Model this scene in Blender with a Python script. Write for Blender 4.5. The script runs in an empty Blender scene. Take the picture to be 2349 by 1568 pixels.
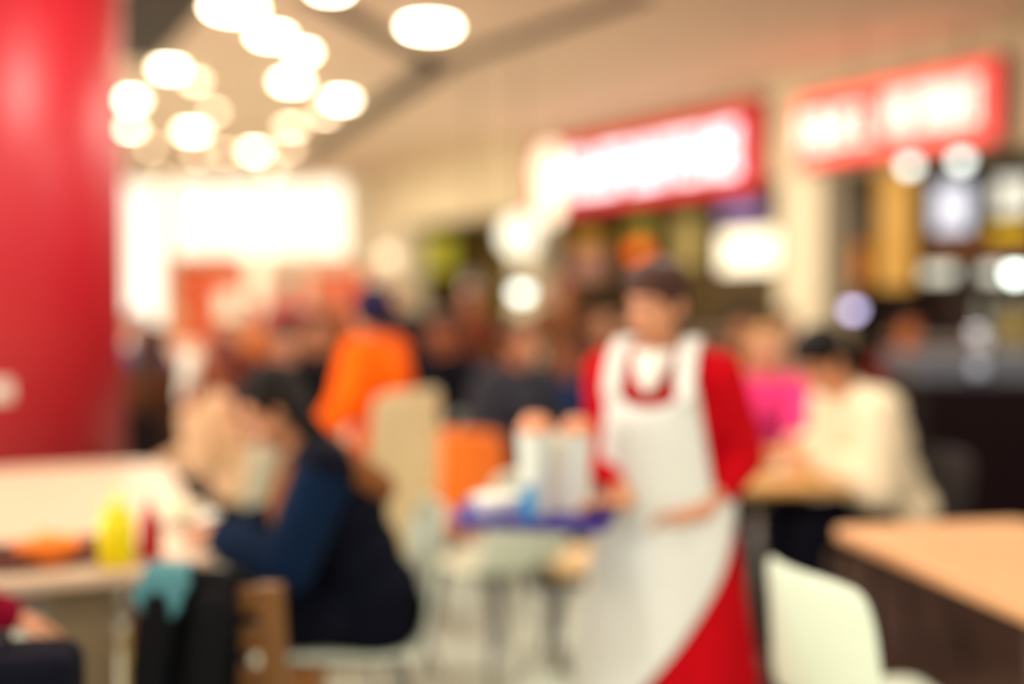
import bpy, bmesh, math, random
from mathutils import Vector, Matrix
random.seed(7)
V = Vector
PI = math.pi
C = bpy.context.scene.collection
SC = bpy.context.scene

# ------------------------------------------------------------------ camera
F = 2349 * 40 / 36.0
CXP, CYP = 1174.5, 784.0
CAMZ = 1.42
TH = math.atan((784 - 690) / F)
cam_d = bpy.data.cameras.new('camera')
cam_d.lens = 40; cam_d.sensor_width = 36; cam_d.sensor_fit = 'HORIZONTAL'
cam = bpy.data.objects.new('camera', cam_d); C.objects.link(cam)
cam.location = (0, 0, CAMZ); cam.rotation_euler = (PI / 2 - TH, 0, 0)
cam_d.clip_start = 0.05; cam_d.clip_end = 200
cam_d.dof.use_dof = True
FD = 1.35
cam_d.dof.focus_distance = FD
cam_d.dof.aperture_fstop = 0.040 / (100.0 * FD / F)      # far blur disc of about 100 px
SC.camera = cam

def ray(px, py):
    a = (px - CXP) / F; b = (CYP - py) / F
    return V((a, math.cos(TH) + b * math.sin(TH), -math.sin(TH) + b * math.cos(TH)))
def at(px, py, Y):
    r = ray(px, py); return V((0, 0, CAMZ)) + r * (Y / r.y)
def on_z(px, py, z):
    r = ray(px, py); return V((0, 0, CAMZ)) + r * ((z - CAMZ) / r.z)

# ------------------------------------------------------------------ materials
def lin(c):
    return tuple(((x / 255.0) / 12.92 if x / 255.0 <= 0.04045 else ((x / 255.0 + 0.055) / 1.055) ** 2.4) for x in c)
MATS = {}
def M(name, rgb, rough=0.6, var=0.08, scale=6.0, metal=0.0, emit=0.0, spec=0.4, bump=0.0, sheen=0.0, trans=0.0):
    if name in MATS: return MATS[name]
    m = bpy.data.materials.new(name); m.use_nodes = True
    nt = m.node_tree; b = nt.nodes['Principled BSDF']
    c = lin(rgb)
    tc = nt.nodes.new('ShaderNodeTexCoord')
    nz = nt.nodes.new('ShaderNodeTexNoise'); nz.inputs['Scale'].default_value = scale; nz.inputs['Detail'].default_value = 3
    mx = nt.nodes.new('ShaderNodeMix'); mx.data_type = 'RGBA'
    mx.inputs[6].default_value = (*[x * (1 - var) for x in c], 1)
    mx.inputs[7].default_value = (*[min(1, x * (1 + var)) for x in c], 1)
    nt.links.new(tc.outputs['Object'], nz.inputs['Vector'])
    nt.links.new(nz.outputs['Fac'], mx.inputs[0])
    nt.links.new(mx.outputs[2], b.inputs['Base Color'])
    b.inputs['Roughness'].default_value = rough
    b.inputs['Metallic'].default_value = metal
    b.inputs['Specular IOR Level'].default_value = spec
    if sheen: b.inputs['Sheen Weight'].default_value = sheen
    if trans: b.inputs['Transmission Weight'].default_value = trans
    if emit:
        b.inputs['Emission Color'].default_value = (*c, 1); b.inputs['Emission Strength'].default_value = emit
    if bump:
        bp = nt.nodes.new('ShaderNodeBump'); bp.inputs['Strength'].default_value = bump; bp.inputs['Distance'].default_value = 0.004
        nz2 = nt.nodes.new('ShaderNodeTexNoise'); nz2.inputs['Scale'].default_value = 180
        nt.links.new(tc.outputs['Object'], nz2.inputs['Vector'])
        nt.links.new(nz2.outputs['Fac'], bp.inputs['Height']); nt.links.new(bp.outputs['Normal'], b.inputs['Normal'])
    MATS[name] = m; return m

def wood(name, rgb, var=0.18):
    if name in MATS: return MATS[name]
    m = M(name, rgb, rough=0.42, var=var, scale=3.0)
    nt = m.node_tree
    nz = [n for n in nt.nodes if n.type == 'TEX_NOISE'][0]; tc = [n for n in nt.nodes if n.type == 'TEX_COORD'][0]
    mp = nt.nodes.new('ShaderNodeMapping'); mp.inputs['Scale'].default_value = (14, 1.2, 14)
    nt.links.new(tc.outputs['Object'], mp.inputs['Vector']); nt.links.new(mp.outputs['Vector'], nz.inputs['Vector'])
    return m

# ------------------------------------------------------------------ mesh builder
def perp(d):
    d = d.normalized(); a = V((0, 0, 1)) if abs(d.z) < 0.9 else V((1, 0, 0))
    u = d.cross(a).normalized(); return u, d.cross(u).normalized()

class MB:
    def __init__(s): s.v = []; s.f = []
    def add(s, vs, fs):
        b = len(s.v); s.v += [V(x) for x in vs]; s.f += [tuple(i + b for i in f) for f in fs]; return s
    def box(s, c, size, rot=None):
        c = V(c); hx, hy, hz = [q / 2 for q in size]
        R = rot if rot is not None else Matrix.Identity(3)
        if isinstance(rot, (int, float)): R = Matrix.Rotation(rot, 3, 'Z')
        vs = [c + R @ V((x, y, z)) for x in (-hx, hx) for y in (-hy, hy) for z in (-hz, hz)]
        return s.add(vs, [(0, 1, 3, 2), (4, 6, 7, 5), (0, 4, 5, 1), (2, 3, 7, 6), (0, 2, 6, 4), (1, 5, 7, 3)])
    def cone(s, p0, p1, r0, r1, n=20):
        p0, p1 = V(p0), V(p1); u, w = perp(p1 - p0)
        vs = []
        for p, r in ((p0, r0), (p1, r1)):
            vs += [p + (u * math.cos(2 * PI * k / n) + w * math.sin(2 * PI * k / n)) * r for k in range(n)]
        fs = [(k, (k + 1) % n, n + (k + 1) % n, n + k) for k in range(n)]
        fs += [tuple(range(n))[::-1], tuple(range(n, 2 * n))]
        return s.add(vs, fs)
    def lathe(s, prof, o=(0, 0, 0), n=32, axis=None):
        o = V(o); u, w, d = V((1, 0, 0)), V((0, 1, 0)), V((0, 0, 1))
        if axis is not None:
            d = V(axis).normalized(); u, w = perp(d)
        vs = []
        for r, z in prof:
            vs += [o + (u * math.cos(2 * PI * k / n) + w * math.sin(2 * PI * k / n)) * max(r, 1e-4) + d * z for k in range(n)]
        fs = []
        for i in range(len(prof) - 1):
            fs += [(i * n + k, i * n + (k + 1) % n, (i + 1) * n + (k + 1) % n, (i + 1) * n + k) for k in range(n)]
        fs += [tuple(range(n))[::-1], tuple((len(prof) - 1) * n + k for k in range(n))]
        return s.add(vs, fs)
    def ball(s, c, r, R=None, n=20, m=12):
        c = V(c); r = (r, r, r) if isinstance(r, (int, float)) else r
        R = R if R is not None else Matrix.Identity(3)
        vs = [c + R @ V((0, 0, -r[2]))]
        for i in range(1, m):
            t = -PI / 2 + PI * i / m
            vs += [c + R @ V((r[0] * math.cos(t) * math.cos(2 * PI * k / n), r[1] * math.cos(t) * math.sin(2 * PI * k / n), r[2] * math.sin(t))) for k in range(n)]
        vs.append(c + R @ V((0, 0, r[2])))
        fs = [(0, 1 + (k + 1) % n, 1 + k) for k in range(n)]
        for i in range(m - 2):
            a = 1 + i * n
            fs += [(a + k, a + (k + 1) % n, a + n + (k + 1) % n, a + n + k) for k in range(n)]
        a = 1 + (m - 2) * n
        fs += [(a + k, a + (k + 1) % n, len(vs) - 1) for k in range(n)]
        return s.add(vs, fs)
    def cap(s, p0, p1, r0, r1=None, n=16):                    # tapered capsule
        r1 = r0 if r1 is None else r1
        p0, p1 = V(p0), V(p1); d = (p1 - p0)
        L = d.length
        if L < 1e-5: return s.ball(p0, r0)
        prof = []
        for i in range(0, 7):
            t = -PI / 2 + PI / 2 * i / 6; prof.append((r0 * math.cos(t), r0 * math.sin(t)))
        for i in range(0, 7):
            t = PI / 2 * i / 6; prof.append((r1 * math.cos(t), L + r1 * math.sin(t)))
        return s.lathe(prof, p0, n, d)
    def chain(s, pts, rs):
        for i in range(len(pts) - 1): s.cap(pts[i], pts[i + 1], rs[i], rs[i + 1])
        return s
    def prism(s, outline, z0, z1):
        n = len(outline)
        vs = [(x, y, z0) for x, y in outline] + [(x, y, z1) for x, y in outline]
        return s.add(vs, [tuple(range(n))[::-1], tuple(range(n, 2 * n))] + [(k, (k + 1) % n, n + (k + 1) % n, n + k) for k in range(n)])
    def grid(s, rows):                                          # list of rows of points (open sheet)
        n = len(rows[0]); vs = [p for r in rows for p in r]
        return s.add(vs, [(i * n + k, i * n + k + 1, (i + 1) * n + k + 1, (i + 1) * n + k) for i in range(len(rows) - 1) for k in range(n - 1)])
    def build(s, name, mat, parent=None, smooth=True, voxel=None, bevel=0.0, solid=0.0, sub=0, relax=4):
        me = bpy.data.meshes.new(name); me.from_pydata([tuple(p) for p in s.v], [], s.f)
        bm = bmesh.new(); bm.from_mesh(me); bmesh.ops.recalc_face_normals(bm, faces=bm.faces); bm.to_mesh(me); bm.free()
        me.materials.append(mat)
        o = bpy.data.objects.new(name, me); C.objects.link(o)
        if parent is not None: o.parent = parent
        if smooth: me.polygons.foreach_set('use_smooth', [True] * len(me.polygons))
        if voxel:
            md = o.modifiers.new('r', 'REMESH'); md.mode = 'VOXEL'; md.voxel_size = voxel; md.use_smooth_shade = True
            if relax:
                md = o.modifiers.new('s', 'SMOOTH'); md.iterations = relax; md.factor = 0.5
        if solid:
            md = o.modifiers.new('t', 'SOLIDIFY'); md.thickness = solid; md.offset = 0
        if sub:
            md = o.modifiers.new('u', 'SUBSURF'); md.levels = sub; md.render_levels = sub
        if bevel:
            md = o.modifiers.new('b', 'BEVEL'); md.width = bevel; md.segments = 3; md.limit_method = 'ANGLE'; md.angle_limit = math.radians(40)
        return o

def tag(o, label=None, cat=None, group=None, kind=None):
    if label: o['label'] = label
    if cat: o['category'] = cat
    if group: o['group'] = group
    if kind: o['kind'] = kind
    return o
def thing(name, label, cat, loc=(0, 0, 0), rz=0.0, group=None):
    o = bpy.data.objects.new(name, None); C.objects.link(o); o.empty_display_size = 0.1
    o.location = loc; o.rotation_euler = (0, 0, rz)
    return tag(o, label, cat, group)
def struct(o): o['kind'] = 'structure'; return o
def dup(root, loc, rz, label=None, group=None):
    r = root.copy(); C.objects.link(r); r.location = loc; r.rotation_euler = (0, 0, rz)
    if label: r['label'] = label
    if group: r['group'] = group
    for ch in list(root.children):
        c = ch.copy(); C.objects.link(c); c.parent = r
        for g in list(ch.children):
            d = g.copy(); C.objects.link(d); d.parent = c
    return r
def local(p, loc, rz):
    return Matrix.Rotation(-rz, 3, 'Z') @ (V(p) - V(loc))
def rrect(w, d, r, n=6):
    out = []
    for cx, cy, a0 in ((w / 2 - r, d / 2 - r, 0), (-w / 2 + r, d / 2 - r, PI / 2), (-w / 2 + r, -d / 2 + r, PI), (w / 2 - r, -d / 2 + r, 1.5 * PI)):
        out += [(cx + r * math.cos(a0 + PI / 2 * k / n), cy + r * math.sin(a0 + PI / 2 * k / n)) for k in range(n + 1)]
    return out

# ------------------------------------------------------------------ shop-front frame
# the shop front runs from W0 towards the far left; s along it, d into the shops
W0 = V((3.66, 8.5, 0)); U = V((-0.515, 0.857, 0)).normalized(); N = V((0.857, 0.515, 0)).normalized()
WALL_RZ = math.atan2(U.y, U.x)
HC = 3.45
def shop(s, d, z): return W0 + U * s + N * d + V((0, 0, z))
def s_at(px, d):
    a = (px - CXP) / F / math.cos(TH)
    return (W0.x + N.x * d - a * (W0.y + N.y * d)) / (a * U.y - U.x)
def z_at(px, py, d):
    return at(px, py, shop(s_at(px, d), d, 0).y).z
RW = Matrix((U, N, V((0, 0, 1)))).transposed()          # local x along wall, y into the shop
def wbox(mb, s0, s1, d0, d1, z0, z1):
    return mb.box(shop((s0 + s1) / 2, (d0 + d1) / 2, (z0 + z1) / 2), (abs(s1 - s0), abs(d1 - d0), abs(z1 - z0)), RW)
def px_rect(x0, y0, x1, y1, d):
    sa, sb = s_at(x1, d), s_at(x0, d); xm = (x0 + x1) / 2
    return sa, sb, z_at(xm, y1, d), z_at(xm, y0, d)

# ------------------------------------------------------------------ room shell
def floor_material():
    m = M('floor_tiles', (216, 226, 210), rough=0.35, var=0.10, scale=2.0)
    nt = m.node_tree; b = nt.nodes['Principled BSDF']; old = b.inputs['Base Color'].links[0].from_socket
    tc = [n for n in nt.nodes if n.type == 'TEX_COORD'][0]
    br = nt.nodes.new('ShaderNodeTexBrick'); br.offset = 0; br.inputs['Scale'].default_value = 1.0
    br.inputs['Brick Width'].default_value = 0.6; br.inputs['Row Height'].default_value = 0.6; br.inputs['Mortar Size'].default_value = 0.006
    br.inputs['Color1'].default_value = (1, 1, 1, 1); br.inputs['Color2'].default_value = (0.94, 0.94, 0.94, 1); br.inputs['Mortar'].default_value = (0.6, 0.6, 0.6, 1)
    nt.links.new(tc.outputs['Object'], br.inputs['Vector'])
    mul = nt.nodes.new('ShaderNodeMix'); mul.data_type = 'RGBA'; mul.blend_type = 'MULTIPLY'; mul.inputs[0].default_value = 1
    nt.links.new(old, mul.inputs[6]); nt.links.new(br.outputs['Color'], mul.inputs[7])
    nt.links.new(mul.outputs[2], b.inputs['Base Color'])
    return m
m_floor = floor_material()
m_ceil = M('ceiling_paint', (228, 199, 174), rough=0.9, var=0.03, scale=0.6)
m_groove = M('groove_dark', (62, 52, 46), rough=0.8)
m_fascia = M('fascia_paint', (228, 208, 172), rough=0.8, var=0.04)
m_pillar = M('pillar_cream', (224, 208, 176), rough=0.7, var=0.04)
m_wall = M('wall_cream', (244, 230, 200), rough=0.8, var=0.04)
m_dark = M('shop_dark_brown', (58, 40, 32), rough=0.7)
m_shopwall1 = M('shop_wall_olive', (98, 78, 40), rough=0.7)
m_shopwall0 = M('shop_wall_ochre', (112, 90, 36), rough=0.7)

fl = MB(); fl.box((0, 9.5, -0.05), (24, 27, 0.1)); struct(fl.build('floor', m_floor, smooth=False))
# darker brown grained floor zone on the right
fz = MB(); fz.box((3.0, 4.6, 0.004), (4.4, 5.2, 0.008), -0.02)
struct(fz.build('floor_right', wood('floor_brown_grain', (66, 46, 38)), smooth=False))

ce = MB(); ce.box((0, 9.5, HC + 0.06), (24, 27, 0.12)); struct(ce.build('ceiling', m_ceil, smooth=False))
def groove(name, p, q, w):
    p, q = V(p), V(q); d = q - p; mb = MB()
    mb.box(((p.x + q.x) / 2, (p.y + q.y) / 2, HC - 0.004), (w, d.length + w * 0.5, 0.012), math.atan2(-d.x, d.y))
    struct(mb.build(name, m_groove, smooth=False))
g = lambda px, py: on_z(px, py, HC)
groove('trim_1', g(1470, -10), g(1010, 150), 0.20)
groove('trim_2', g(1010, 150), g(700, 355), 0.30)
groove('trim_3', g(715, -12), g(1010, 150), 0.20)
groove('trim_4', g(395, -30), g(285, 130), 0.55)

# fascia over the shop openings, pillars between them
S_END = 11.4
fa = MB(); wbox(fa, -3.5, S_END, 0, 0.35, 2.56, HC); struct(fa.build('wall_right', m_fascia, smooth=False))
PILL = [(1.78, 2.32), (6.62, 7.05), (10.3, 11.4)]
for i, (a, b) in enumerate(PILL):
    pb = MB(); wbox(pb, a, b, -0.03, 0.36, 0, 2.56); struct(pb.build('wall_right_pier.%03d' % i if i else 'wall_right_pier', m_pillar, smooth=False, bevel=0.01))
# shop shells: back wall, divider walls, ceiling
for nm, a, b, mt, dd in (('wall_shop_a', -3.5, 2.05, m_dark, 1.5), ('wall_shop_b', 2.05, 6.83, m_shopwall1, 1.5), ('wall_shop_c', 6.83, 10.8, m_shopwall0, 1.5)):
    mb = MB(); wbox(mb, a, b, dd, dd + 0.1, 0, HC); struct(mb.build(nm, mt, smooth=False))
for i, s_ in enumerate((2.05, 6.83, 10.85)):
    mb = MB(); wbox(mb, s_ - 0.05, s_ + 0.05, 0.36, 1.5, 0, HC); struct(mb.build('wall_divider' + ('' if i == 0 else '.%03d' % i), (m_dark, m_shopwall1, m_shopwall0)[i], smooth=False))

# far wall with high windows, glazed doorway at its left end
YF = 19.0
wx = lambda px: at(px, 600, YF).x
wz = lambda py: at(600, py, YF).z
x_a, x_b, x_c, x_d = -9.5, wx(245), wx(395), wx(800)
z_s, z_t = wz(585), HC - 0.03
mb = MB()
mb.box(((x_a + x_b) / 2, YF, HC / 2), (x_b - x_a, 0.2, HC))
mb.box(((x_c + x_d) / 2, YF, z_s / 2), (x_d - x_c, 0.2, z_s))
mb.box(((x_b + x_d) / 2, YF, (HC + z_t) / 2), (x_d - x_b, 0.2, HC - z_t))
mb.box(((x_d + 3.0) / 2, YF, HC / 2), (3.0 - x_d, 0.2, HC))
mb.box((x_c - 0.05, YF, HC / 2), (0.12, 0.2, HC))
struct(mb.build('wall_far', m_wall, smooth=False))
m_sky = M('daylit_glass', (255, 249, 232), rough=0.2, var=0.0, emit=1.15)
m_sky2 = M('daylit_door_glass', (255, 254, 242), rough=0.2, var=0.0, emit=1.15)
m_frame = M('window_frame_white', (244, 240, 228), rough=0.5)
nwin = 4; ww = (x_d - x_c) / nwin
for i in range(nwin):
    xa = x_c + i * ww
    fr = MB(); t = 0.014
    fr.box((xa + ww / 2, YF - 0.05, z_s + t), (ww, 0.12, 2 * t)); fr.box((xa + ww / 2, YF - 0.05, z_t - t), (ww, 0.12, 2 * t))
    fr.box((xa + t, YF - 0.05, (z_s + z_t) / 2), (2 * t, 0.12, z_t - z_s)); fr.box((xa + ww - t, YF - 0.05, (z_s + z_t) / 2), (2 * t, 0.12, z_t - z_s))
    w = struct(fr.build('window_%d' % (i + 1), m_frame, smooth=False))
    pn = MB(); pn.box((xa + ww / 2, YF, (z_s + z_t) / 2), (ww - 0.04, 0.02, z_t - z_s - 0.04)); pn.build('window_pane', m_sky, w, smooth=False)
fr = MB(); hw = (x_b + x_c - 0.1) / 2
for xx in (x_b + 0.03, hw, x_c - 0.13): fr.box((xx, YF - 0.04, z_t / 2), (0.05, 0.1, z_t))
fr.box((hw, YF - 0.04, z_t - 0.03), (x_c - 0.1 - x_b, 0.1, 0.06)); fr.box((hw, YF - 0.04, 0.05), (x_c - 0.1 - x_b, 0.1, 0.1))
dr = struct(fr.build('door_1', m_frame, smooth=False))
for xx0, xx1 in ((x_b + 0.05, hw - 0.02), (hw + 0.02, x_c - 0.15)):
    pn = MB(); pn.box(((xx0 + xx1) / 2, YF, z_t / 2), (xx1 - xx0, 0.02, z_t - 0.1)); pn.build('door_pane', m_sky2, dr, smooth=False)
mb = MB(); mb.box((-9.5, 9.5, HC / 2), (0.2, 27, HC)); struct(mb.build('wall_left', m_wall, smooth=False))
mb = MB(); t_ = 0.06; xw = -9.36  # left window out of view, added with its glowing pane for side light
for q in ((3.5, .95, 4.2, .12), (3.5, 3.05, 4.2, .12)): mb.box((xw, q[0], q[1]), (.1, q[2], q[3]))
for yy in (1.46, 3.5, 5.54): mb.box((xw, yy, 2.0), (.1, .12, 2.1))
w = struct(mb.build('window_%d' % (nwin + 1), m_frame, smooth=False)); mb = MB(); mb.box((xw - .02, 3.5, 2.0), (.02, 4.0, 2.0)); mb.build('window_pane', m_sky2, w, smooth=False)
l_ = bpy.data.lights.new('left_fill', 'AREA'); l_.shape = 'RECTANGLE'; l_.size = 4.0; l_.size_y = 2.0; l_.energy = 330; l_.color = (1, .96, .93)  # area light added to brighten the column from its left
o_ = bpy.data.objects.new('left_fill', l_); C.objects.link(o_); l_.energy = 620; o_.location = (xw + .12, 3.5, 2.0); o_.rotation_euler = (PI / 2, 0, -PI / 2)
# orange shop counters under the windows
m_orange_wall = M('orange_laminate', (206, 84, 40), rough=0.55)
def far_panel(px0, px1, py0, py1, Y, t, mat, name, label, cat):
    p0, p1 = at(px0, py1, Y), at(px1, py0, Y)
    mb = MB(); mb.box(((p0.x + p1.x) / 2, Y, p1.z / 2), (p1.x - p0.x, t, p1.z))
    root = thing(name, label, cat, ((p0.x + p1.x) / 2, Y, 0))
    b = MB(); b.box((0, 0, p1.z / 2), (p1.x - p0.x, t, p1.z)); b.build('panel', mat, root, smooth=False, bevel=0.01)
    b = MB(); b.box((0, 0, p1.z + 0.02), (p1.x - p0.x + 0.04, t + 0.06, 0.04)); b.build('top_rail', M('rail_brown', (150, 96, 54)), root, smooth=False, bevel=0.01)
    b = MB(); b.box((0, 0, 0.05), (p1.x - p0.x + 0.02, t + 0.04, 0.1)); b.build('plinth', m_dark, root, smooth=False)
    return root
far_panel(405, 560, 602, 700, 17.5, 0.3, m_orange_wall, 'partition_screen', 'orange partition screen under the far windows beside the bright doorway', 'partition')
far_panel(715, 835, 622, 700, 17.3, 0.3, m_orange_wall, 'partition_screen', 'orange partition screen under the far windows near the shop corner', 'partition')
def post(px, Y, w, h, mat, label):
    p = at(px, 600, Y); root = thing('display_pylon', label, 'pylon', (p.x, Y, 0))
    b = MB(); b.box((0, 0, h / 2 + 0.06), (w, w * 0.7, h - 0.12)); b.build('panel', mat, root, bevel=0.02, smooth=False)
    b = MB(); b.box((0, 0, 0.03), (w * 1.25, w * 0.95, 0.06)); b.build('base', m_dark, root, bevel=0.01, smooth=False)
    b = MB(); b.box((0, 0, h + 0.02), (w * 1.06, w * 0.8, 0.04)); b.build('cap', m_frame, root, bevel=0.01, smooth=False)
m_cream_post = M('pylon_cream', (236, 220, 196), rough=0.5)
post(592, 16.0, 0.26, 2.3, m_cream_post, 'tall cream display pylon standing before the far windows')
post(525, 14.0, 0.24, 1.5, m_cream_post, 'shorter cream display pylon standing before the orange screen')

# big red column
cpx = on_z(-25, 1100, 0.0)
COL = V((-2.52, 5.48, 0)); CR = 0.62
col = thing('red_column', 'thick round glossy red column behind the cream table', 'column', COL)
mb = MB(); mb.lathe([(CR, 0.12), (CR, HC - 0.02)], n=96); cs = mb.build('shaft', M('column_red_gloss', (186, 9, 36), rough=0.45, var=0.03, spec=0.6), col)
mb = MB(); mb.lathe([(CR + 0.03, 0), (CR + 0.03, 0.11), (CR + 0.015, 0.12)], n=96); mb.build('base_ring', M('base_ring_steel', (120, 116, 112), rough=0.4, metal=0.8), col)
cs.data.polygons.foreach_set('use_smooth', [len(p.vertices) == 4 for p in cs.data.polygons])
sw = at(-2, 893, 5.0)
dirc = (V((sw.x, sw.y, 0)) - COL); dirc.normalize(); ps = COL + dirc * (CR + 0.008)
swt = thing('wall_switch', 'small white switch plate on the red column', 'switch', (ps.x, ps.y, sw.z), math.atan2(dirc.x, -dirc.y))
mb = MB(); mb.box((0, 0, 0), (0.085, 0.014, 0.085)); mb.build('plate', m_frame, swt, smooth=False, bevel=0.004)
mb = MB(); mb.box((0, -0.01, 0), (0.04, 0.01, 0.05)); mb.build('rocker', M('rocker_white', (225, 222, 214)), swt, smooth=False, bevel=0.003)

# ------------------------------------------------------------------ ceiling lights
m_diff = M('lamp_diffuser', (255, 238, 205), rough=0.4, var=0.0, emit=26.0)
m_diff_dim = M('lamp_diffuser_dim', (255, 224, 186), rough=0.4, var=0.0, emit=13.0)
m_rim = M('lamp_rim_white', (230, 220, 205), rough=0.4)
def lamp_proto(diam, mat, label, group):
    t = thing('ceiling_light', label, 'ceiling light', (0, 0, 0), 0, group)
    b = MB(); r = diam / 2
    b.lathe([(r + 0.02, 0.0), (r + 0.02, -0.03), (r + 0.004, -0.035), (r + 0.004, 0.0)], n=40); b.build('rim', m_rim, t)
    b = MB(); b.lathe([(r, -0.01), (r, -0.045), (r * 0.85, -0.06), (r * 0.3, -0.066)], n=40); b.build('diffuser', mat, t)
    return t
GL = 'round ceiling lights over the food court'
LP = [(537, 22, .34, 1, 'big round ceiling light at the top edge, nearest the red column'),
      (622, 84, .19, 1, 'round ceiling light just below and right of the big one'),
      (694, 122, .12, 1, 'small round ceiling light third in the line from the top edge'),
      (668, 190, .24, 1, 'wide round ceiling light touching the small one above it'),
      (783, 231, .17, 1, 'round ceiling light nearest the dark ceiling groove junction on the window side'),
      (388, 160, .16, 1, 'round ceiling light above the close pair beside the column'),
      (448, 188, .09, 0, 'dimmer small ceiling light overlapping a brighter one up and left of it'),
      (299, 230, .17, 1, 'bright ceiling light touching the upper edge of the red column'),
      (300, 295, .11, 1, 'ceiling light directly below the bright one at the column edge'),
      (345, 336, .06, 0, 'faint ceiling light below the two at the column edge'),
      (491, 258, .07, 0, 'dim ceiling light resting on the top right of a brighter one'),
      (440, 303, .19, 1, 'bright wide ceiling light in the middle of the left cluster'),
      (668, 293, .15, 0, 'ceiling light below the wide one, in the right hand cluster'),
      (745, 264, .10, 0, 'ceiling light half behind the one nearest the groove'),
      (584, 348, .17, 1, 'bright ceiling light low in the right hand cluster'),
      (662, 340, .10, 0, 'dim ceiling light right of the low bright one'),
      (456, 358, .09, 0, 'faint ceiling light under the bright left cluster light'),
      (516, 352, .08, 0, 'faint ceiling light between the left and right low lights'),
      (622, 390, .11, 0, 'lowest ceiling light of the right hand cluster'),
      (511, 418, .14, 1, 'far ceiling light just above the window band'),
      (372, 412, .06, 0, 'far small ceiling light above the glazed doorway'),
      (985, 65, .36, 1, 'large ceiling light alone between two dark ceiling grooves'),
      (757, -22, .22, 1, 'ceiling light cut by the top edge beside a dark groove')]
protos = {}
for px, py, dm, br, lab in LP:
    if dm < .2: dm = dm * 1.2 + .02
    p = on_z(px, py, HC - 0.05)
    key = (dm, br)
    if key not in protos:
        t = lamp_proto(dm, m_diff if br else m_diff_dim, lab, GL); protos[key] = t; t.location = (p.x, p.y, HC)
    else:
        dup(protos[key], (p.x, p.y, HC), 0, lab)
# area lights added to brighten the court, near tables and far end alike
def area(name, loc, size, power, col=(1, 0.92, 0.80), rot=(0, 0, 0)):
    l = bpy.data.lights.new(name, 'AREA'); l.shape = 'DISK'; l.size = size; l.energy = power; l.color = col
    o = bpy.data.objects.new(name, l); C.objects.link(o); o.location = loc; o.rotation_euler = rot; return o
for x, y, e in ((-4.2, 2.2, 34), (-0.6, 1.4, 40), (1.9, 1.0, 34), (-1.2, 4.4, 36), (0.9, 4.4, 46), (3.0, 4.6, 24), (-4.0, 0.2, 36), (0.6, -0.8, 36), (-0.3, 7.0, 46), (-3.0, 8.5, 56), (1.2, 9.2, 44), (-1.6, 11.5, 74), (-4.2, 12.0, 76), (-3.2, 15.5, 100)):
    area('fill_light', (x, y, HC - 0.09), 0.5, e)

# ------------------------------------------------------------------ signs
m_sign_red = M('sign_red_acrylic', (206, 34, 38), rough=0.35, emit=0.35)
m_sign_lit = M('sign_red_lit_acrylic', (255, 88, 78), rough=0.35, emit=0.8)
m_white_glow = M('letter_glow_cool', (244, 244, 252), rough=0.4, var=0, emit=1.5)
m_warm_glow = M('letter_glow_warm', (255, 240, 214), rough=0.4, var=0, emit=1.25)
m_pale_glow = M('letter_glow_pink', (255, 232, 218), rough=0.4, var=0, emit=1.5)
def letter(kind, s0, s1, z0, z1, d0, d1, root, mat):
    """one raised block letter made of strokes, seen too blurred in the photo to read"""
    mb = MB(); w = s1 - s0; h = z1 - z0; t = min(w * 0.3, h * 0.26)
    if 'l' in kind: wbox(mb, s1 - t, s1, d0, d1, z0, z1)
    if 'r' in kind: wbox(mb, s0, s0 + t, d0, d1, z0, z1)
    if 'c' in kind: wbox(mb, (s0 + s1) / 2 - t / 2, (s0 + s1) / 2 + t / 2, d0, d1, z0, z1)
    if 't' in kind: wbox(mb, s0, s1, d0 + .001, d1, z1 - t, z1)
    if 'm' in kind: wbox(mb, s0 + t * .5, s1 - t * .5, d0 + .002, d1, (z0 + z1) / 2 - t / 2, (z0 + z1) / 2 + t / 2)
    if 'b' in kind: wbox(mb, s0, s1, d0 + .001, d1, z0, z0 + t)
    return mb.build('letter', mat, root, smooth=False)
def wroot(name, label, cat, s, d, z, group=None):
    p = shop(s, d, z); return thing(name, label, cat, p, 0, group)
def reparent(root):
    inv = Matrix.Translation(-V(root.location))
    for ch in root.children: ch.data.transform(inv)

# sign over the right-hand shop: lit red box, two words
t = wroot('shop_sign', 'lit red sign board with two glowing white words over the nearer shop', 'sign', 1.0, -0.1, 2.6)
mb = MB(); wbox(mb, -0.02, 2.0, -0.14, -0.005, 2.60, 3.21); mb.build('sign_board', m_sign_lit, t, smooth=False, bevel=0.02)
mb = MB(); wbox(mb, -0.05, 2.03, -0.10, -0.002, 2.57, 3.24); mb.build('frame', M('sign_frame_dark_red', (140, 24, 26)), t, smooth=False, bevel=0.01)
def word(root, s_left, s_right, kinds, z0, z1, d, mat, gap=0.22):
    n = len(kinds); w = (s_left - s_right) / n
    for i, k in enumerate(kinds):
        a = s_left - i * w
        letter(k, a - w * (1 - gap), a, z0, z1, d - 0.03, d, root, mat)
word(t, 1.93, 1.10, ['ltm', 'lrtb', 'lmb', 'lrmt', 'tbm', 'lb'], 2.74, 3.04, -0.14, m_pale_glow)
word(t, 0.96, 0.10, ['lrm', 'ltb', 'lrtm', 'lrb', 'lrtb'], 2.76, 3.09, -0.14, m_pale_glow)
reparent(t)
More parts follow.
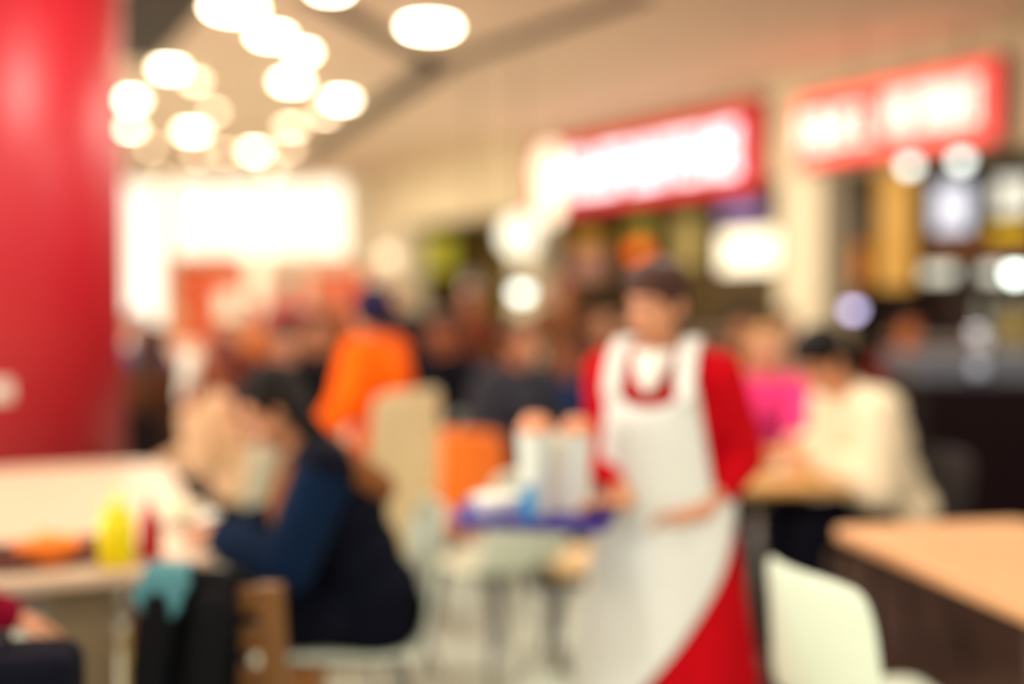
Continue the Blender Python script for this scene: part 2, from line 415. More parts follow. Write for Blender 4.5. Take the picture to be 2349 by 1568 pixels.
# sign over the middle shop
t = wroot('shop_sign', 'red sign board with a round emblem and one long white lit word', 'sign', 4.4, -0.1, 2.5)
mb = MB(); wbox(mb, 2.50, 6.42, -0.14, -0.005, 2.47, 3.28); mb.build('sign_board', m_sign_red, t, smooth=False, bevel=0.02)
mb = MB(); wbox(mb, 2.46, 6.46, -0.10, -0.002, 2.43, 3.32); mb.build('frame', M('sign_frame_dark_red', (140, 24, 26)), t, smooth=False, bevel=0.01)
word(t, 5.55, 2.72, ['lrtm', 'lb', 'lrtb', 'lmt', 'lrb', 'lrmb', 'tc', 'ltmb', 'lrm', 'lrtbm'], 2.62, 3.10, -0.14, m_white_glow, 0.15)
mb = MB(); mb.lathe([(0.30, 0), (0.30, 0.03), (0.27, 0.04)], shop(5.98, -0.14, 2.98), 40, -N); mb.build('emblem', m_warm_glow, t)
mb = MB(); mb.lathe([(0.25, 0), (0.25, 0.03), (0.22, 0.04)], shop(5.98, -0.14, 2.58), 40, -N); mb.build('emblem', m_warm_glow, t)
reparent(t)

# ------------------------------------------------------------------ shop fittings
def wpanel(name, label, cat, rect, d, thick, mat, frame=None, glow=None, group=None, back=0.0):
    s0, s1, z0, z1 = px_rect(*rect, d)
    t = wroot(name, label, cat, (s0 + s1) / 2, d, z0, group)
    mb = MB(); wbox(mb, s0, s1, d, d + thick, z0, z1); mb.build('board', mat, t, smooth=False, bevel=0.006)
    f = 0.03; mb = MB()
    for q in ((s0 - f, s1 + f, z1, z1 + f), (s0 - f, s1 + f, z0 - f, z0), (s0 - f, s0, z0, z1), (s1, s1 + f, z0, z1)):
        wbox(mb, q[0], q[1], d - 0.015, d + thick, q[2], q[3])
    mb.build('frame', frame or m_dark, t, smooth=False)
    mb = MB()
    for k in (0.25, 0.75):
        sc = s0 + (s1 - s0) * k; wbox(mb, sc - 0.02, sc + 0.02, d + thick, d + thick + back, (z0 + z1) / 2 - 0.03, (z0 + z1) / 2 + 0.03)
    if back > 0.001: mb.build('bracket', m_dark, t, smooth=False)
    reparent(t); return t
def d_at(px, s):
    a = (px - CXP) / F / math.cos(TH)
    return (W0.x + U.x * s - a * (W0.y + U.y * s)) / (a * N.y - N.x)
def spanel(name, label, cat, rect, s, mat):
    """board fixed to the side wall of a shop"""
    x0, y0, x1, y1 = rect; d0, d1 = d_at(x0, s), d_at(x1, s); dm = (d0 + d1) / 2
    p_ = shop(s, dm, 0); xm = (x0 + x1) / 2; z0, z1 = at(xm, y1, p_.y).z, at(xm, y0, p_.y).z
    t = wroot(name, label, cat, s, dm, z0)
    mb = MB(); wbox(mb, s - 0.045, s, d0, d1, z0, z1); mb.build('board', mat, t, smooth=False, bevel=0.006)
    mb = MB(); f = 0.025
    for q in ((d0 - f, d1 + f, z1, z1 + f), (d0 - f, d1 + f, z0 - f, z0), (d0 - f, d0, z0, z1), (d1, d1 + f, z0, z1)): wbox(mb, s - 0.055, s, q[0], q[1], q[2], q[3])
    mb.build('frame', m_dark, t, smooth=False); reparent(t); return t
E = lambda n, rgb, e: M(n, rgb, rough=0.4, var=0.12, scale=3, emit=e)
D2 = 1.5
# right-hand shop
# nearer shop, side wall and back wall
SS = 1.998
spanel('wall_board', 'grey notice board high on the dark side wall beside the pier', 'board', (1900, 475, 1972, 540), SS, E('grey_board', (118, 104, 98), 0.2))
spanel('menu_board', 'orange lit menu board below the grey board beside the pier', 'menu board', (1893, 558, 1975, 655), SS, E('orange_lit', (206, 112, 8), 0.9))
spanel('wall_panel', 'tall amber glow on the side wall inside the nearer shop', 'panel', (1998, 390, 2085, 660), SS, E('amber_glow', (240, 176, 84), 0.75))  # amber light on the side wall, put in as a glowing board
wpanel('menu_screen', 'bluish white menu screen above the counter of the nearer shop', 'screen', (2135, 420, 2225, 530), D2 - 0.1, 0.06, E('screen_blue_white', (222, 228, 244), 1.0), back=0.04)
wpanel('menu_screen', 'white menu screen over a yellow strip near the picture edge', 'screen', (2275, 405, 2365, 490), D2 - 0.1, 0.06, E('screen_white', (232, 230, 214), 0.95), back=0.04)
wpanel('menu_strip', 'yellow menu strip under the white screen near the picture edge', 'menu board', (2265, 515, 2365, 543), D2 - 0.1, 0.06, E('strip_yellow', (232, 190, 10), 0.8), back=0.04)
wpanel('shelf_board', 'long orange brown shelf board over the serving lights', 'shelf', (2112, 558, 2380, 580), D2 - 0.3, 0.28, M('shelf_wood', (176, 106, 46)), back=0.02)
wpanel('serving_light', 'white serving light bar under the shelf, the longer one', 'light', (2115, 612, 2190, 640), D2 - 0.2, 0.1, E('bar_glow', (226, 230, 212), 1.25), back=0.1)
wpanel('serving_light', 'white serving light bar under the shelf, the shorter one', 'light', (2250, 612, 2300, 640), D2 - 0.2, 0.1, E('bar_glow', (226, 230, 212), 1.25), back=0.1)
# middle shop
wpanel('lightbox', 'large cream lightbox beside the pier between the shops', 'lightbox', (1650, 530, 1780, 620), 0.5, 0.12, E('lightbox_cream', (255, 240, 210), 1.5), back=0.06)
wpanel('menu_strip', 'violet strip panel under the end of the long sign', 'menu board', (1650, 470, 1750, 500), 0.38, 0.08, E('violet_lit', (160, 128, 190), 0.7), back=0.05)
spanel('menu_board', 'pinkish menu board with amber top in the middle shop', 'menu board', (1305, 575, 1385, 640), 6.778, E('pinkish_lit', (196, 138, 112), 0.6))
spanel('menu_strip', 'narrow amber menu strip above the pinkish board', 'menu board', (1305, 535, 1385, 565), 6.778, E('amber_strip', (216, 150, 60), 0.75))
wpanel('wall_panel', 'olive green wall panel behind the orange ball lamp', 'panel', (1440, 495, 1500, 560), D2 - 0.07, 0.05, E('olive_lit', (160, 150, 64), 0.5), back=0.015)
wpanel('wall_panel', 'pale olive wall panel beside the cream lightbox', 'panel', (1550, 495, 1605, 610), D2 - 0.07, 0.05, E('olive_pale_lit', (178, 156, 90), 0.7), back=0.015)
# far shop
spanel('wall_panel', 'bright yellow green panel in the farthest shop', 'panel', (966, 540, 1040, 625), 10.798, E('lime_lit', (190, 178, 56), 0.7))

def ball_lamp(px, py, d, r, mat, label, name='pendant_lamp', cat='lamp', top=None):
    s = s_at(px, d); z = z_at(px, py, d); p = shop(s, d, z)
    t = thing(name, label, cat, p)
    mb = MB(); mb.ball((0, 0, 0), r, n=28, m=16); mb.build('globe', mat, t)
    top = HC if top is None else top
    mb = MB(); mb.cone((0, 0, r - 0.005), (0, 0, r + 0.05), 0.03, 0.02); mb.build('cap', m_dark, t)
    mb = MB(); mb.cone((0, 0, r + 0.04), (0, 0, top - z), 0.006, 0.006, 8); mb.build('cord', m_dark, t)
    return t
ball_lamp(1466, 577, 0.9, 0.13, E('orange_globe', (255, 110, 30), 1.3), 'orange glowing ball lamp hanging in the middle shop')
ball_lamp(1193, 540, -0.55, 0.23, E('white_globe', (246, 246, 228), 1.15), 'big white globe lamp hanging before the farthest shop')
ball_lamp(985, 438, 0.6, 0.17, E('cream_globe', (250, 224, 190), 1.0), 'cream globe lamp high in the farthest shop, nearer the windows')
ball_lamp(1100, 445, 0.6, 0.17, E('cream_globe', (250, 224, 190), 1.0), 'cream globe lamp high in the farthest shop, nearer the long sign')
ball_lamp(895, 590, -0.6, 0.13, E('pale_globe', (255, 226, 196), 1.1), 'pale globe lamp hanging by the far shop corner')

def spot(p, r, mat, label, hang=None, stand=None):
    t = thing('spot_lamp', label, 'lamp', p)
    mb = MB(); mb.ball((0, 0, 0), r, n=20, m=12); mb.build('bulb', mat, t)
    mb = MB(); mb.lathe([(r * 0.6, r * 0.5), (r * 1.15, r * 0.4), (r * 1.1, r * 1.5), (r * 0.5, r * 1.9)], n=24); mb.build('shade', M('lamp_shade_grey', (110, 104, 98), rough=0.4), t)
    if hang is not None:
        mb = MB(); mb.cone((0, 0, r * 1.8), (0, 0, hang - p.z), 0.006, 0.006, 8); mb.build('cord', m_dark, t)
    return t
m_bulb = E('bulb_cool', (236, 246, 236), 5.0); m_bulb2 = E('bulb_violet', (206, 196, 240), 5.5); m_bulb3 = E('bulb_dim', (214, 168, 140), 5.0)
spot(at(2087, 378, 8.7), 0.055, m_bulb, 'small white spot lamp under the two word sign, nearer the pier', HC)
spot(at(2205, 366, 8.3), 0.055, m_bulb, 'small white spot lamp under the two word sign, nearer its end', HC)
spot(at(1196, 668, 9.6), 0.07, m_bulb, 'small cool white hanging lamp over the crowd', HC)
spot(at(1083, 665, 9.8), 0.07, m_bulb3, 'small dim warm hanging lamp over the crowd', HC)
spot(at(1957, 708, 8.2), 0.05, m_bulb2, 'small violet hanging lamp above the man in cream', HC)
spot(at(2330, 625, 7.6), 0.055, E('bulb_bright', (240, 255, 240), 9), 'bright white hanging lamp at the picture edge', HC)

# counters of the shops
def counter(s0, s1, d0, d1, h, body, top, label):
    t = wroot('shop_counter', label, 'counter', (s0 + s1) / 2, d0, 0)
    mb = MB(); wbox(mb, s0, s1, d0, d1, 0.1, h); mb.build('body', body, t, smooth=False, bevel=0.01)
    mb = MB(); wbox(mb, s0 - 0.03, s1 + 0.03, d0 - 0.05, d1 + 0.03, h, h + 0.05); mb.build('worktop', top, t, smooth=False, bevel=0.008)
    mb = MB(); wbox(mb, s0 + 0.02, s1 - 0.02, d0 + 0.04, d1, 0, 0.1); mb.build('plinth', m_dark, t, smooth=False)
    reparent(t)
m_steel = M('steel_top', (150, 150, 150), rough=0.3, metal=0.9)
counter(-1.2, 1.6, 0.5, 1.1, 1.05, M('counter_red_brown', (96, 34, 26)), m_steel, 'red brown serving counter of the nearer shop')
counter(2.5, 6.4, 0.5, 1.1, 1.05, M('counter_brown', (104, 66, 40)), m_steel, 'brown serving counter of the middle shop')
counter(7.2, 10.2, 0.5, 1.1, 1.05, M('counter_ochre', (110, 74, 36)), m_steel, 'ochre serving counter of the farthest shop')

# bottles and cups on the back shelf of the nearer shop
bs0, bs1 = s_at(2349, 1.0), s_at(2100, 1.0)
def bottle(p, h, r, mat, cap, label, group=None, name='bottle', cat='bottle'):
    t = thing(name, label, cat, p, 0, group)
    mb = MB(); mb.lathe([(r * .9, 0), (r, .01), (r, h * .62), (r * .45, h * .82), (r * .4, h * .9)], n=24); mb.build('body', mat, t)
    mb = MB(); mb.lathe([(r * .5, h * .9), (r * .5, h), (r * .3, h)], n=20); mb.build('cap', cap, t)
    return t
mint_g = M('glass_mint', (150, 166, 146), rough=0.2, var=0.05); yel_g = M('bottle_yellow', (206, 170, 50), rough=0.3)
GB = 'bottles lined up on the serving counter'
b0 = bottle(shop(0.0, 0.72, 1.10), 0.34, 0.045, mint_g, m_frame, 'mint green bottle in the line on the nearer shop counter', GB)
for i, s_ in enumerate((0.14, 0.26, 0.42, 0.55, 0.70, -0.15)):
    dup(b0, shop(s_, 0.72 + 0.1 * (i % 2), 1.10), 0)
bottle(shop(0.30, 0.60, 1.10), 0.26, 0.07, yel_g, m_dark, 'stout yellow jar standing before the mint bottles', None, 'jar', 'jar')

# dark wooden counter with grey top at the right
p0 = at(2125, 870, 5.7)
dc = thing('service_station', 'dark brown service station with a grey blue top behind the man in cream', 'counter', (p0.x, 5.7, 0), math.radians(-4))
mb = MB(); mb.box((0.95, 0.35, 0.54), (1.9, 0.7, 0.92)); mb.build('body', M('station_dark', (20, 8, 11), rough=0.7, spec=0.1), dc, smooth=False, bevel=0.01)
mb = MB(); mb.box((0.95, 0.40, 1.075), (1.96, 0.74, 0.15)); mb.build('worktop', M('station_top', (92, 96, 106), rough=0.35), dc, smooth=False, bevel=0.02)
mb = MB(); mb.box((0.95, 0.36, 0.04), (1.8, 0.6, 0.08)); mb.build('plinth', m_dark, dc, smooth=False)
for xx in (0.48, 1.42):
    mb = MB(); mb.box((xx, -0.008, 0.56), (0.9, 0.02, 0.82)); d_ = mb.build('door', M('station_door', (24, 9, 12), rough=0.7, spec=0.1), dc, smooth=False, bevel=0.004)
    mb = MB(); mb.cone((xx + (0.36 if xx < 1 else -0.36), -0.04, 0.6), (xx + (0.36 if xx < 1 else -0.36), -0.04, 0.76), 0.008, 0.008, 10); mb.build('handle', m_steel, d_)
kp = Matrix.Rotation(math.radians(4), 3, 'Z') @ (at(2247, 848, 5.66) - V((p0.x, 5.7, 0)))
mb = MB(); mb.lathe([(.022, 0), (.040, .012), (.042, .04), (.034, .052), (.012, .056)], (kp.x, 0.03, 1.075), 28, (0, -1, 0)); mb.build('glint_button', M('glint_steel', (206, 220, 244), rough=.25, metal=.6), dc)  # small steel disc added to stand for a highlight on the ledge
pt = at(2247, 850, 6.05)
t = thing('napkin_dispenser', 'shiny steel napkin dispenser on the grey blue station top', 'dispenser', (pt.x, 6.05, 1.15))
mb = MB(); mb.lathe([(0.05, 0), (0.055, 0.01), (0.05, 0.12), (0.02, 0.15)], n=28); mb.build('body', M('dispenser_steel', (190, 200, 220), rough=0.15, metal=1.0), t)
mb = MB(); mb.box((0, -0.05, 0.06), (0.04, 0.02, 0.07)); mb.build('napkins', m_frame, t, smooth=False)

# ------------------------------------------------------------------ tables
m_cream_top = M('table_cream', (222, 198, 172), rough=0.45, var=0.04)
m_wood_top = wood('table_beech', (226, 174, 126))
m_metal = M('leg_metal', (130, 128, 124), rough=0.35, metal=0.8)
m_black = M('leg_black', (24, 22, 22), rough=0.5)
m_taupe = M('pedestal_taupe', (134, 118, 92), rough=0.6)
def table(loc, rz, w, d, mat, label, group=None, r=0.06, ped=None, h=0.74, panel=False):
    t = thing('dining_table', label, 'table', loc, rz, group)
    mb = MB(); mb.prism(rrect(w, d, r), h - 0.035, h); mb.build('tabletop', mat, t, smooth=False, bevel=0.008)
    n = 2 if d > 1.5 else 1
    for k in range(n):
        e_ = 0.10 if panel else 0.42
        y = 0 if n == 1 else (-d / 2 + e_ if k == 0 else d / 2 - e_)
        if panel:
            mb = MB(); mb.box((w * .08, y, (h - 0.035) / 2 + 0.01), (w * 0.2, 0.09, h - 0.06)); mb.build('pedestal', ped or m_metal, t, smooth=False, bevel=0.01)
        else:
            mb = MB(); mb.cone((0, y, 0.02), (0, y, h - 0.035), 0.04, 0.04, 24); mb.build('pedestal', ped or m_metal, t)
        mb = MB(); mb.lathe([(0.24, 0), (0.24, 0.012), (0.06, 0.03)], (0, y, 0), 32) if not panel else mb.box((0, y, .012), (w * .6, .1, .024)); mb.build('base', m_metal if not panel else (ped or m_metal), t)
    return t
AX = math.atan2(-U.x, U.y)                                  # tables stand parallel to the shop front
nr = V((-0.74, 2.93, 0)); Wt, Dt = 0.84, 2.05
U1 = V((-0.36, 0.933, 0)).normalized(); N1 = V((U1.y, -U1.x, 0)); A1 = math.atan2(-U1.x, U1.y)
c1 = nr + U1 * Dt / 2 - N1 * Wt / 2
T1 = table(c1, A1, Wt, Dt, m_cream_top, 'long cream table in front of the red column', r=0.2, ped=m_taupe, panel=True)
A = V((0.96, 3.42, 0)); dxr = V((0.55, 0.10, 0)).normalized(); rzr = math.atan2(dxr.y, dxr.x)
wr, dr_ = 0.64, 1.15
cR = A + dxr * wr / 2 + V((dxr.y, -dxr.x, 0)) * dr_ / 2
T2 = table(cR, rzr, wr, dr_, m_wood_top, 'pale wooden table nearest the camera beside the white chair', r=0.05)
c3 = V((1.03, 4.68, 0))
T3 = table(c3, 0.05, 0.62, 1.0, wood('table_oak', (214, 164, 96)), 'pale wooden table where the man in cream eats')
bt = []
for (x, y, lab) in ((-0.66, 5.62, 'small wooden table behind the cream high backed chair'), (-0.15, 7.65, 'small wooden table among the seated crowd behind the waitress'),
                    (-2.0, 7.25, 'small wooden table far behind the beige sweater'), (1.70, 6.85, 'small wooden table behind the service station')):
    tt = T3 if False else None
    if not bt: bt.append(table((x, y, 0), 0.3, 0.62, 0.7, m_wood_top, lab))
    else: bt.append(dup(bt[0], (x, y, 0), 0.3, lab))
TZ = 0.741

# ------------------------------------------------------------------ chairs
def shell_points(hb=0.82, hs=0.44, wb=0.19, ws=0.215):
    prof = [(-.23, hs + .0, ws * .86), (-.20, hs + .012, ws * .95), (-.1, hs + .01, ws), (.05, hs - .008, ws), (.14, hs - .002, ws), (.19, hs + .03, ws * .98),
            (.215, hs + .09, ws * .97), (.235, hs + .18, wb * 1.06), (.255, hs + .28, wb * 1.04), (.27, hb - .04, wb), (.276, hb, wb * .86)]
    rows = []
    for i, (y, z, w) in enumerate(prof):
        row = []
        for k in range(13):
            u = -1 + 2 * k / 12; e = u * u
            bk = min(1, max(0, (i - 4) / 4))
            row.append(V((u * w, y - e * 0.05 * bk, z + e * 0.02 * (1 - bk) - (e * e * 0.015 if i == len(prof) - 1 else 0))))
        rows.append(row)
    return rows
def shell_chair(label, mat, legmat, hb=0.82, wb=0.19, ws=0.215, name='shell_chair', loc=(0, 0, 0), rz=0, group=None):
    t = thing(name, label, 'chair', loc, rz, group)
    mb = MB(); mb.grid(shell_points(hb, 0.44, wb, ws)); mb.build('seat_shell', mat, t, solid=0.012, sub=1)
    for sx in (-1, 1):
        for y0, y1 in ((-.15, -.2), (.12, .22)):
            mb = MB(); mb.cone((sx * .13, y0, .437), (sx * .19, y1, 0), .013, .010, 12); mb.build('leg', legmat, t)
    for sx in (-1, 1):
        mb = MB(); mb.cone((sx * .135, -.15, .425), (sx * .135, .12, .42), .009, .009, 10); mb.build('seat_rail', legmat, t)
    return t
m_white_pl = M('plastic_mint_white', (222, 236, 218), rough=0.35, var=0.02)
m_orange_pl = M('plastic_orange', (240, 118, 28), rough=0.4, var=0.04)
m_cream_pl = M('plastic_cream', (226, 204, 160), rough=0.5, var=0.04)
GC = 'white plastic shell chairs'
CH0 = shell_chair('white shell chair pulled up to the nearest wooden table', m_white_pl, m_metal, 0.83, 0.20, 0.23, loc=(0.885, 2.59, 0), rz=math.radians(109))
dup(CH0, (-0.07, 4.22, 0), math.radians(222), 'white shell chair with its back behind the tray of cups')
dup(CH0, (-1.295, 5.06, 0), math.radians(-98), 'white shell chair holding the woman in the beige sweater')
orange_loc = V((-0.18, 4.86, 0))
CHO = shell_chair('tall backed orange shell chair on black legs', m_orange_pl, m_black, 0.90, 0.19, 0.22, loc=orange_loc, rz=math.radians(170))
CHC = shell_chair('cream high backed shell chair beside the orange jacket', m_cream_pl, m_metal, 1.10, 0.22, 0.22, loc=(-0.575, 4.27, 0), rz=math.radians(240))
dup(CH0, (-0.465, 3.24, 0), math.radians(-76), 'white shell chair under the person in the navy coat')
# wooden stool with black legs under the tray
p = at(1352, 1318, 4.45)
t = thing('stool', 'low wooden stool with black legs beyond the tray', 'stool', (p.x, 4.45, 0), 0.1)
mb = MB(); mb.prism(rrect(0.34, 0.34, 0.05), 0.37, 0.42); mb.build('seat', wood('stool_wood', (222, 190, 136)), t, smooth=False, bevel=0.01)
for sx in (-1, 1):
    for sy in (-1, 1):
        mb = MB(); mb.cone((sx * .13, sy * .13, .37), (sx * .15, sy * .15, 0), .018, .014, 12); mb.build('leg', m_black, t)

# wooden chair at the near end of the cream table, jacket and scarf over its back
m_brown_w = wood('chair_brown_wood', (122, 80, 36))
wl = at(505, 1300, 2.62)
wc = thing('wooden_chair', 'brown wooden chair at the near end of the cream table', 'chair', (-0.675, 2.79, 0), math.radians(176))
mb = MB(); mb.prism(rrect(0.36, 0.42, 0.04), 0.42, 0.455); mb.build('seat', m_brown_w, wc, smooth=False, bevel=0.008)
for sx in (-1, 1):
    mb = MB(); mb.box((sx * .15, -.18, .21), (.04, .04, .42)); mb.build('leg', m_brown_w, wc, smooth=False, bevel=0.005)
    mb = MB(); mb.add([(sx * .15 + a * .028, .19 + b * .02 + o, z) for z, o in ((0, .03), (.44, 0), (.785, .06)) for a, b in ((-1, -1), (1, -1), (1, 1), (-1, 1))],
                      [(i * 4 + k, i * 4 + (k + 1) % 4, i * 4 + 4 + (k + 1) % 4, i * 4 + 4 + k) for i in range(2) for k in range(4)] + [(3, 2, 1, 0), (8, 9, 10, 11)])
    mb.build('back_post', m_brown_w, wc, smooth=False, bevel=0.005)
for z in (0.55, 0.65, 0.745):
    mb = MB(); mb.box((0, .19 + (z - .44) * .14, z), (.28, .02, .06)); mb.build('back_slat', m_brown_w, wc, smooth=False, bevel=0.005)
def drape(name, label, cat, mat, root_loc, rz, x0, x1, ztop, zf, zb, y0, bulge=0.02, seed=1, point=0.0):
    """cloth hung over a chair back: down the outer side, over the top, a little down the inner side"""
    rnd = random.Random(seed); rows = []; zb0 = zb
    t = thing(name, label, cat, root_loc, rz)
    for k in range(25):
        u = k / 24; x = x0 + (x1 - x0) * u; row = []; zb = zb0 + point * abs(2 * u - 1)
        ph = rnd.random() * 0.4
        for j in range(21):
            v = j / 20
            if v < 0.72: a = v / 0.72; z = zb + (ztop - zb) * a; y = y0 + 0.045 + bulge * math.sin(u * 21 + ph) * (1 - a) + 0.03 * (1 - a)
            elif v < 0.80: a = (v - .72) / .08; z = ztop + 0.02 * math.sin(a * PI); y = y0 + 0.045 - 0.09 * a
            else: a = (v - .8) / .2; z = ztop - (ztop - zf) * a; y = y0 - 0.045 - 0.01 * math.sin(u * 17 + ph) * a
            row.append(V((x + 0.01 * math.sin(v * 9 + u * 5), y, z)))
        rows.append(row)
    mb = MB(); mb.grid(rows); return t, mb.build('cloth', mat, t, solid=0.012, sub=1)
jk, _ = drape('hanging_jacket', 'black jacket hung over the back of the brown wooden chair', 'jacket', M('jacket_black', (15, 16, 20), spec=0.1, rough=0.85, bump=0.3), wc.location, wc.rotation_euler.z, -0.085, 0.12, 0.80, 0.62, 0.30, 0.235, 0.025, 3)
for sx in (-0.04, 0.08):
    mb = MB(); mb.chain([(sx, .31, .74), (sx + .01, .345, .60), (sx - .01, .35, .42)], [.05, .045, .04]); mb.build('sleeve', MATS['jacket_black'], jk, voxel=.012)
drape('scarf', 'teal scarf lying over the black jacket on the chair back', 'scarf', M('scarf_teal', (78, 134, 144), rough=0.9, bump=0.4), wc.location, wc.rotation_euler.z, 0.015, 0.125, 0.822, 0.68, 0.66, 0.27, 0.012, 5, 0.10)
# golden patterned paper bag on the floor side
# ------------------------------------------------------------------ things on the cream table
def tp(px, py, Y): q = at(px, py, Y); return V((q.x, q.y, TZ))
yb = on_z(268, 1296, TZ)
t = thing('mustard_bottle', 'bright yellow mustard squeeze bottle on the cream table', 'bottle', yb)
mb = MB(); mb.lathe([(.042, 0), (.046, .006), (.046, .115), (.036, .135), (.028, .14)], n=32); mb.build('body', M('mustard_yellow', (255, 232, 0), rough=0.35, var=0.03), t)
mb = MB(); mb.lathe([(.031, .14), (.030, .155), (.011, .165), (.005, .195)], n=24); mb.build('nozzle_cap', M('cap_yellow', (250, 236, 90), rough=0.4), t)
kb = on_z(345, 1280, TZ)
t = thing('ketchup_bottle', 'red ketchup squeeze bottle standing beside the mustard', 'bottle', kb)
mb = MB(); mb.lathe([(.026, 0), (.030, .006), (.029, .09), (.018, .115)], n=32); mb.build('body', M('ketchup_red', (176, 10, 14), rough=0.35), t)
mb = MB(); mb.lathe([(.019, .115), (.016, .13), (.006, .14), (.003, .17)], n=24); mb.build('nozzle_cap', M('cap_red', (190, 20, 24)), t)
def plate(p, r, label, mat=None):
    t = thing('plate', label, 'plate', p)
    mb = MB(); mb.lathe([(r * .6, 0), (r * .65, .004), (r * .97, .016), (r, .020), (r * .96, .022), (r * .62, .009), (0.001, .008)], n=48); mb.build('dish', mat or M('china_white', (244, 244, 236), rough=0.25), t)
    return t
pp = on_z(420, 1190, TZ + .01); pp.z = TZ
plate(pp, 0.11, 'white plate on the cream table near its rounded corner')
t = thing('bread_roll', 'pale bread roll on the white plate', 'bread', pp + V((0, 0, .010)))
mb = MB(); mb.ball((0, 0, .03), (.07, .055, .03)); mb.build('roll', M('roll_pale', (238, 224, 190)), t)
# brown tray with an orange pizza-like bread
tr = on_z(135, 1275, TZ); tr.z = TZ
t = thing('serving_tray', 'dark brown tray at the near end of the cream table', 'tray', tr, AX)
mb = MB(); mb.prism(rrect(.34, .26, .03), 0, .008); mb.build('tray_base', M('tray_brown', (70, 36, 24), rough=0.45), t, smooth=False)
mb = MB()
o_, i_ = rrect(.36, .28, .035), rrect(.335, .255, .03); n_ = len(o_)
mb.add([(x, y, .002) for x, y in o_] + [(x, y, .022) for x, y in o_] + [(x, y, .022) for x, y in i_] + [(x, y, .002) for x, y in i_],
       [(r0 * n_ + k, r0 * n_ + (k + 1) % n_, ((r0 + 1) % 4) * n_ + (k + 1) % n_, ((r0 + 1) % 4) * n_ + k) for r0 in range(4) for k in range(n_)])
mb.build('tray_rim', MATS['tray_brown'], t)
bx = on_z(112, 1275, TZ + .02)
t = thing('bread_basket', 'orange bread basket sitting on the dark brown tray', 'basket', (bx.x, bx.y, TZ + .008))
mb = MB(); mb.lathe([(.055, 0), (.065, .004), (.085, .045), (.088, .05), (.080, .046), (.058, .010), (.001, .008)], n=40); mb.build('bowl', M('basket_orange', (240, 130, 40), rough=0.6, bump=0.5), t)
for k in range(3):
    a = k * 2.1; mb = MB(); mb.ball((.035 * math.cos(a), .035 * math.sin(a), .045), (.038, .03, .024)); mb.build('bread_slice', M('bread_orange', (244, 150, 60), rough=.8), t)
pl = on_z(230, 1230, TZ)
hb = nr - N1 * 0.20 - U1 * 0.035
t = thing('handbag', 'olive gold handbag hanging at the near end of the cream table', 'bag', (hb.x, hb.y, 0.36), A1)
mb = MB(); mb.prism(rrect(.12, .05, .02), 0, .24); mb.build('bag_body', M('bag_gold', (150, 128, 62), rough=.6, bump=.4), t, smooth=False, bevel=.012)
mb = MB(); mb.chain([(-.04, 0, .23), (-.03, 0, .33), (0, 0, .372), (.03, 0, .33), (.04, 0, .23)], [.006] * 5); mb.build('bag_handle', M('bag_strap', (110, 84, 40)), t)
# ------------------------------------------------------------------ people
def ik(a, b, l1, l2, pole):
    a, b = V(a), V(b); d = b - a; L = min(d.length, (l1 + l2) * 0.995); dn = d.normalized(); b = a + dn * L
    x = (l1 * l1 - l2 * l2 + L * L) / (2 * L); h = math.sqrt(max(1e-6, l1 * l1 - x * x))
    q = V(pole) - dn * V(pole).dot(dn); q.normalize()
    return a + dn * x + q * h, b
SKIN = M('skin_tan', (206, 142, 104), rough=0.55, var=0.04); SKIN2 = M('skin_peach', (224, 168, 138), rough=0.55, var=0.04); SKIN3 = M('skin_brown', (178, 104, 66), rough=0.55, var=0.04)
m_eye = M('eye_white', (235, 232, 225), rough=0.2, var=0); m_iris = M('iris_dark', (40, 26, 18), rough=0.2, var=0)
m_shoe = M('shoe_black', (28, 26, 26), rough=0.5)
HAIRD = M('hair_black', (20, 14, 13), rough=0.7, bump=0.5, spec=0.2); HAIRB = M('hair_brown', (62, 32, 18), rough=0.6, bump=0.5); HAIRL = M('hair_blond', (196, 150, 92), rough=0.6, bump=0.5); HAIRR = M('hair_redbrown', (104, 44, 26), rough=0.6, bump=0.5)
J = {}
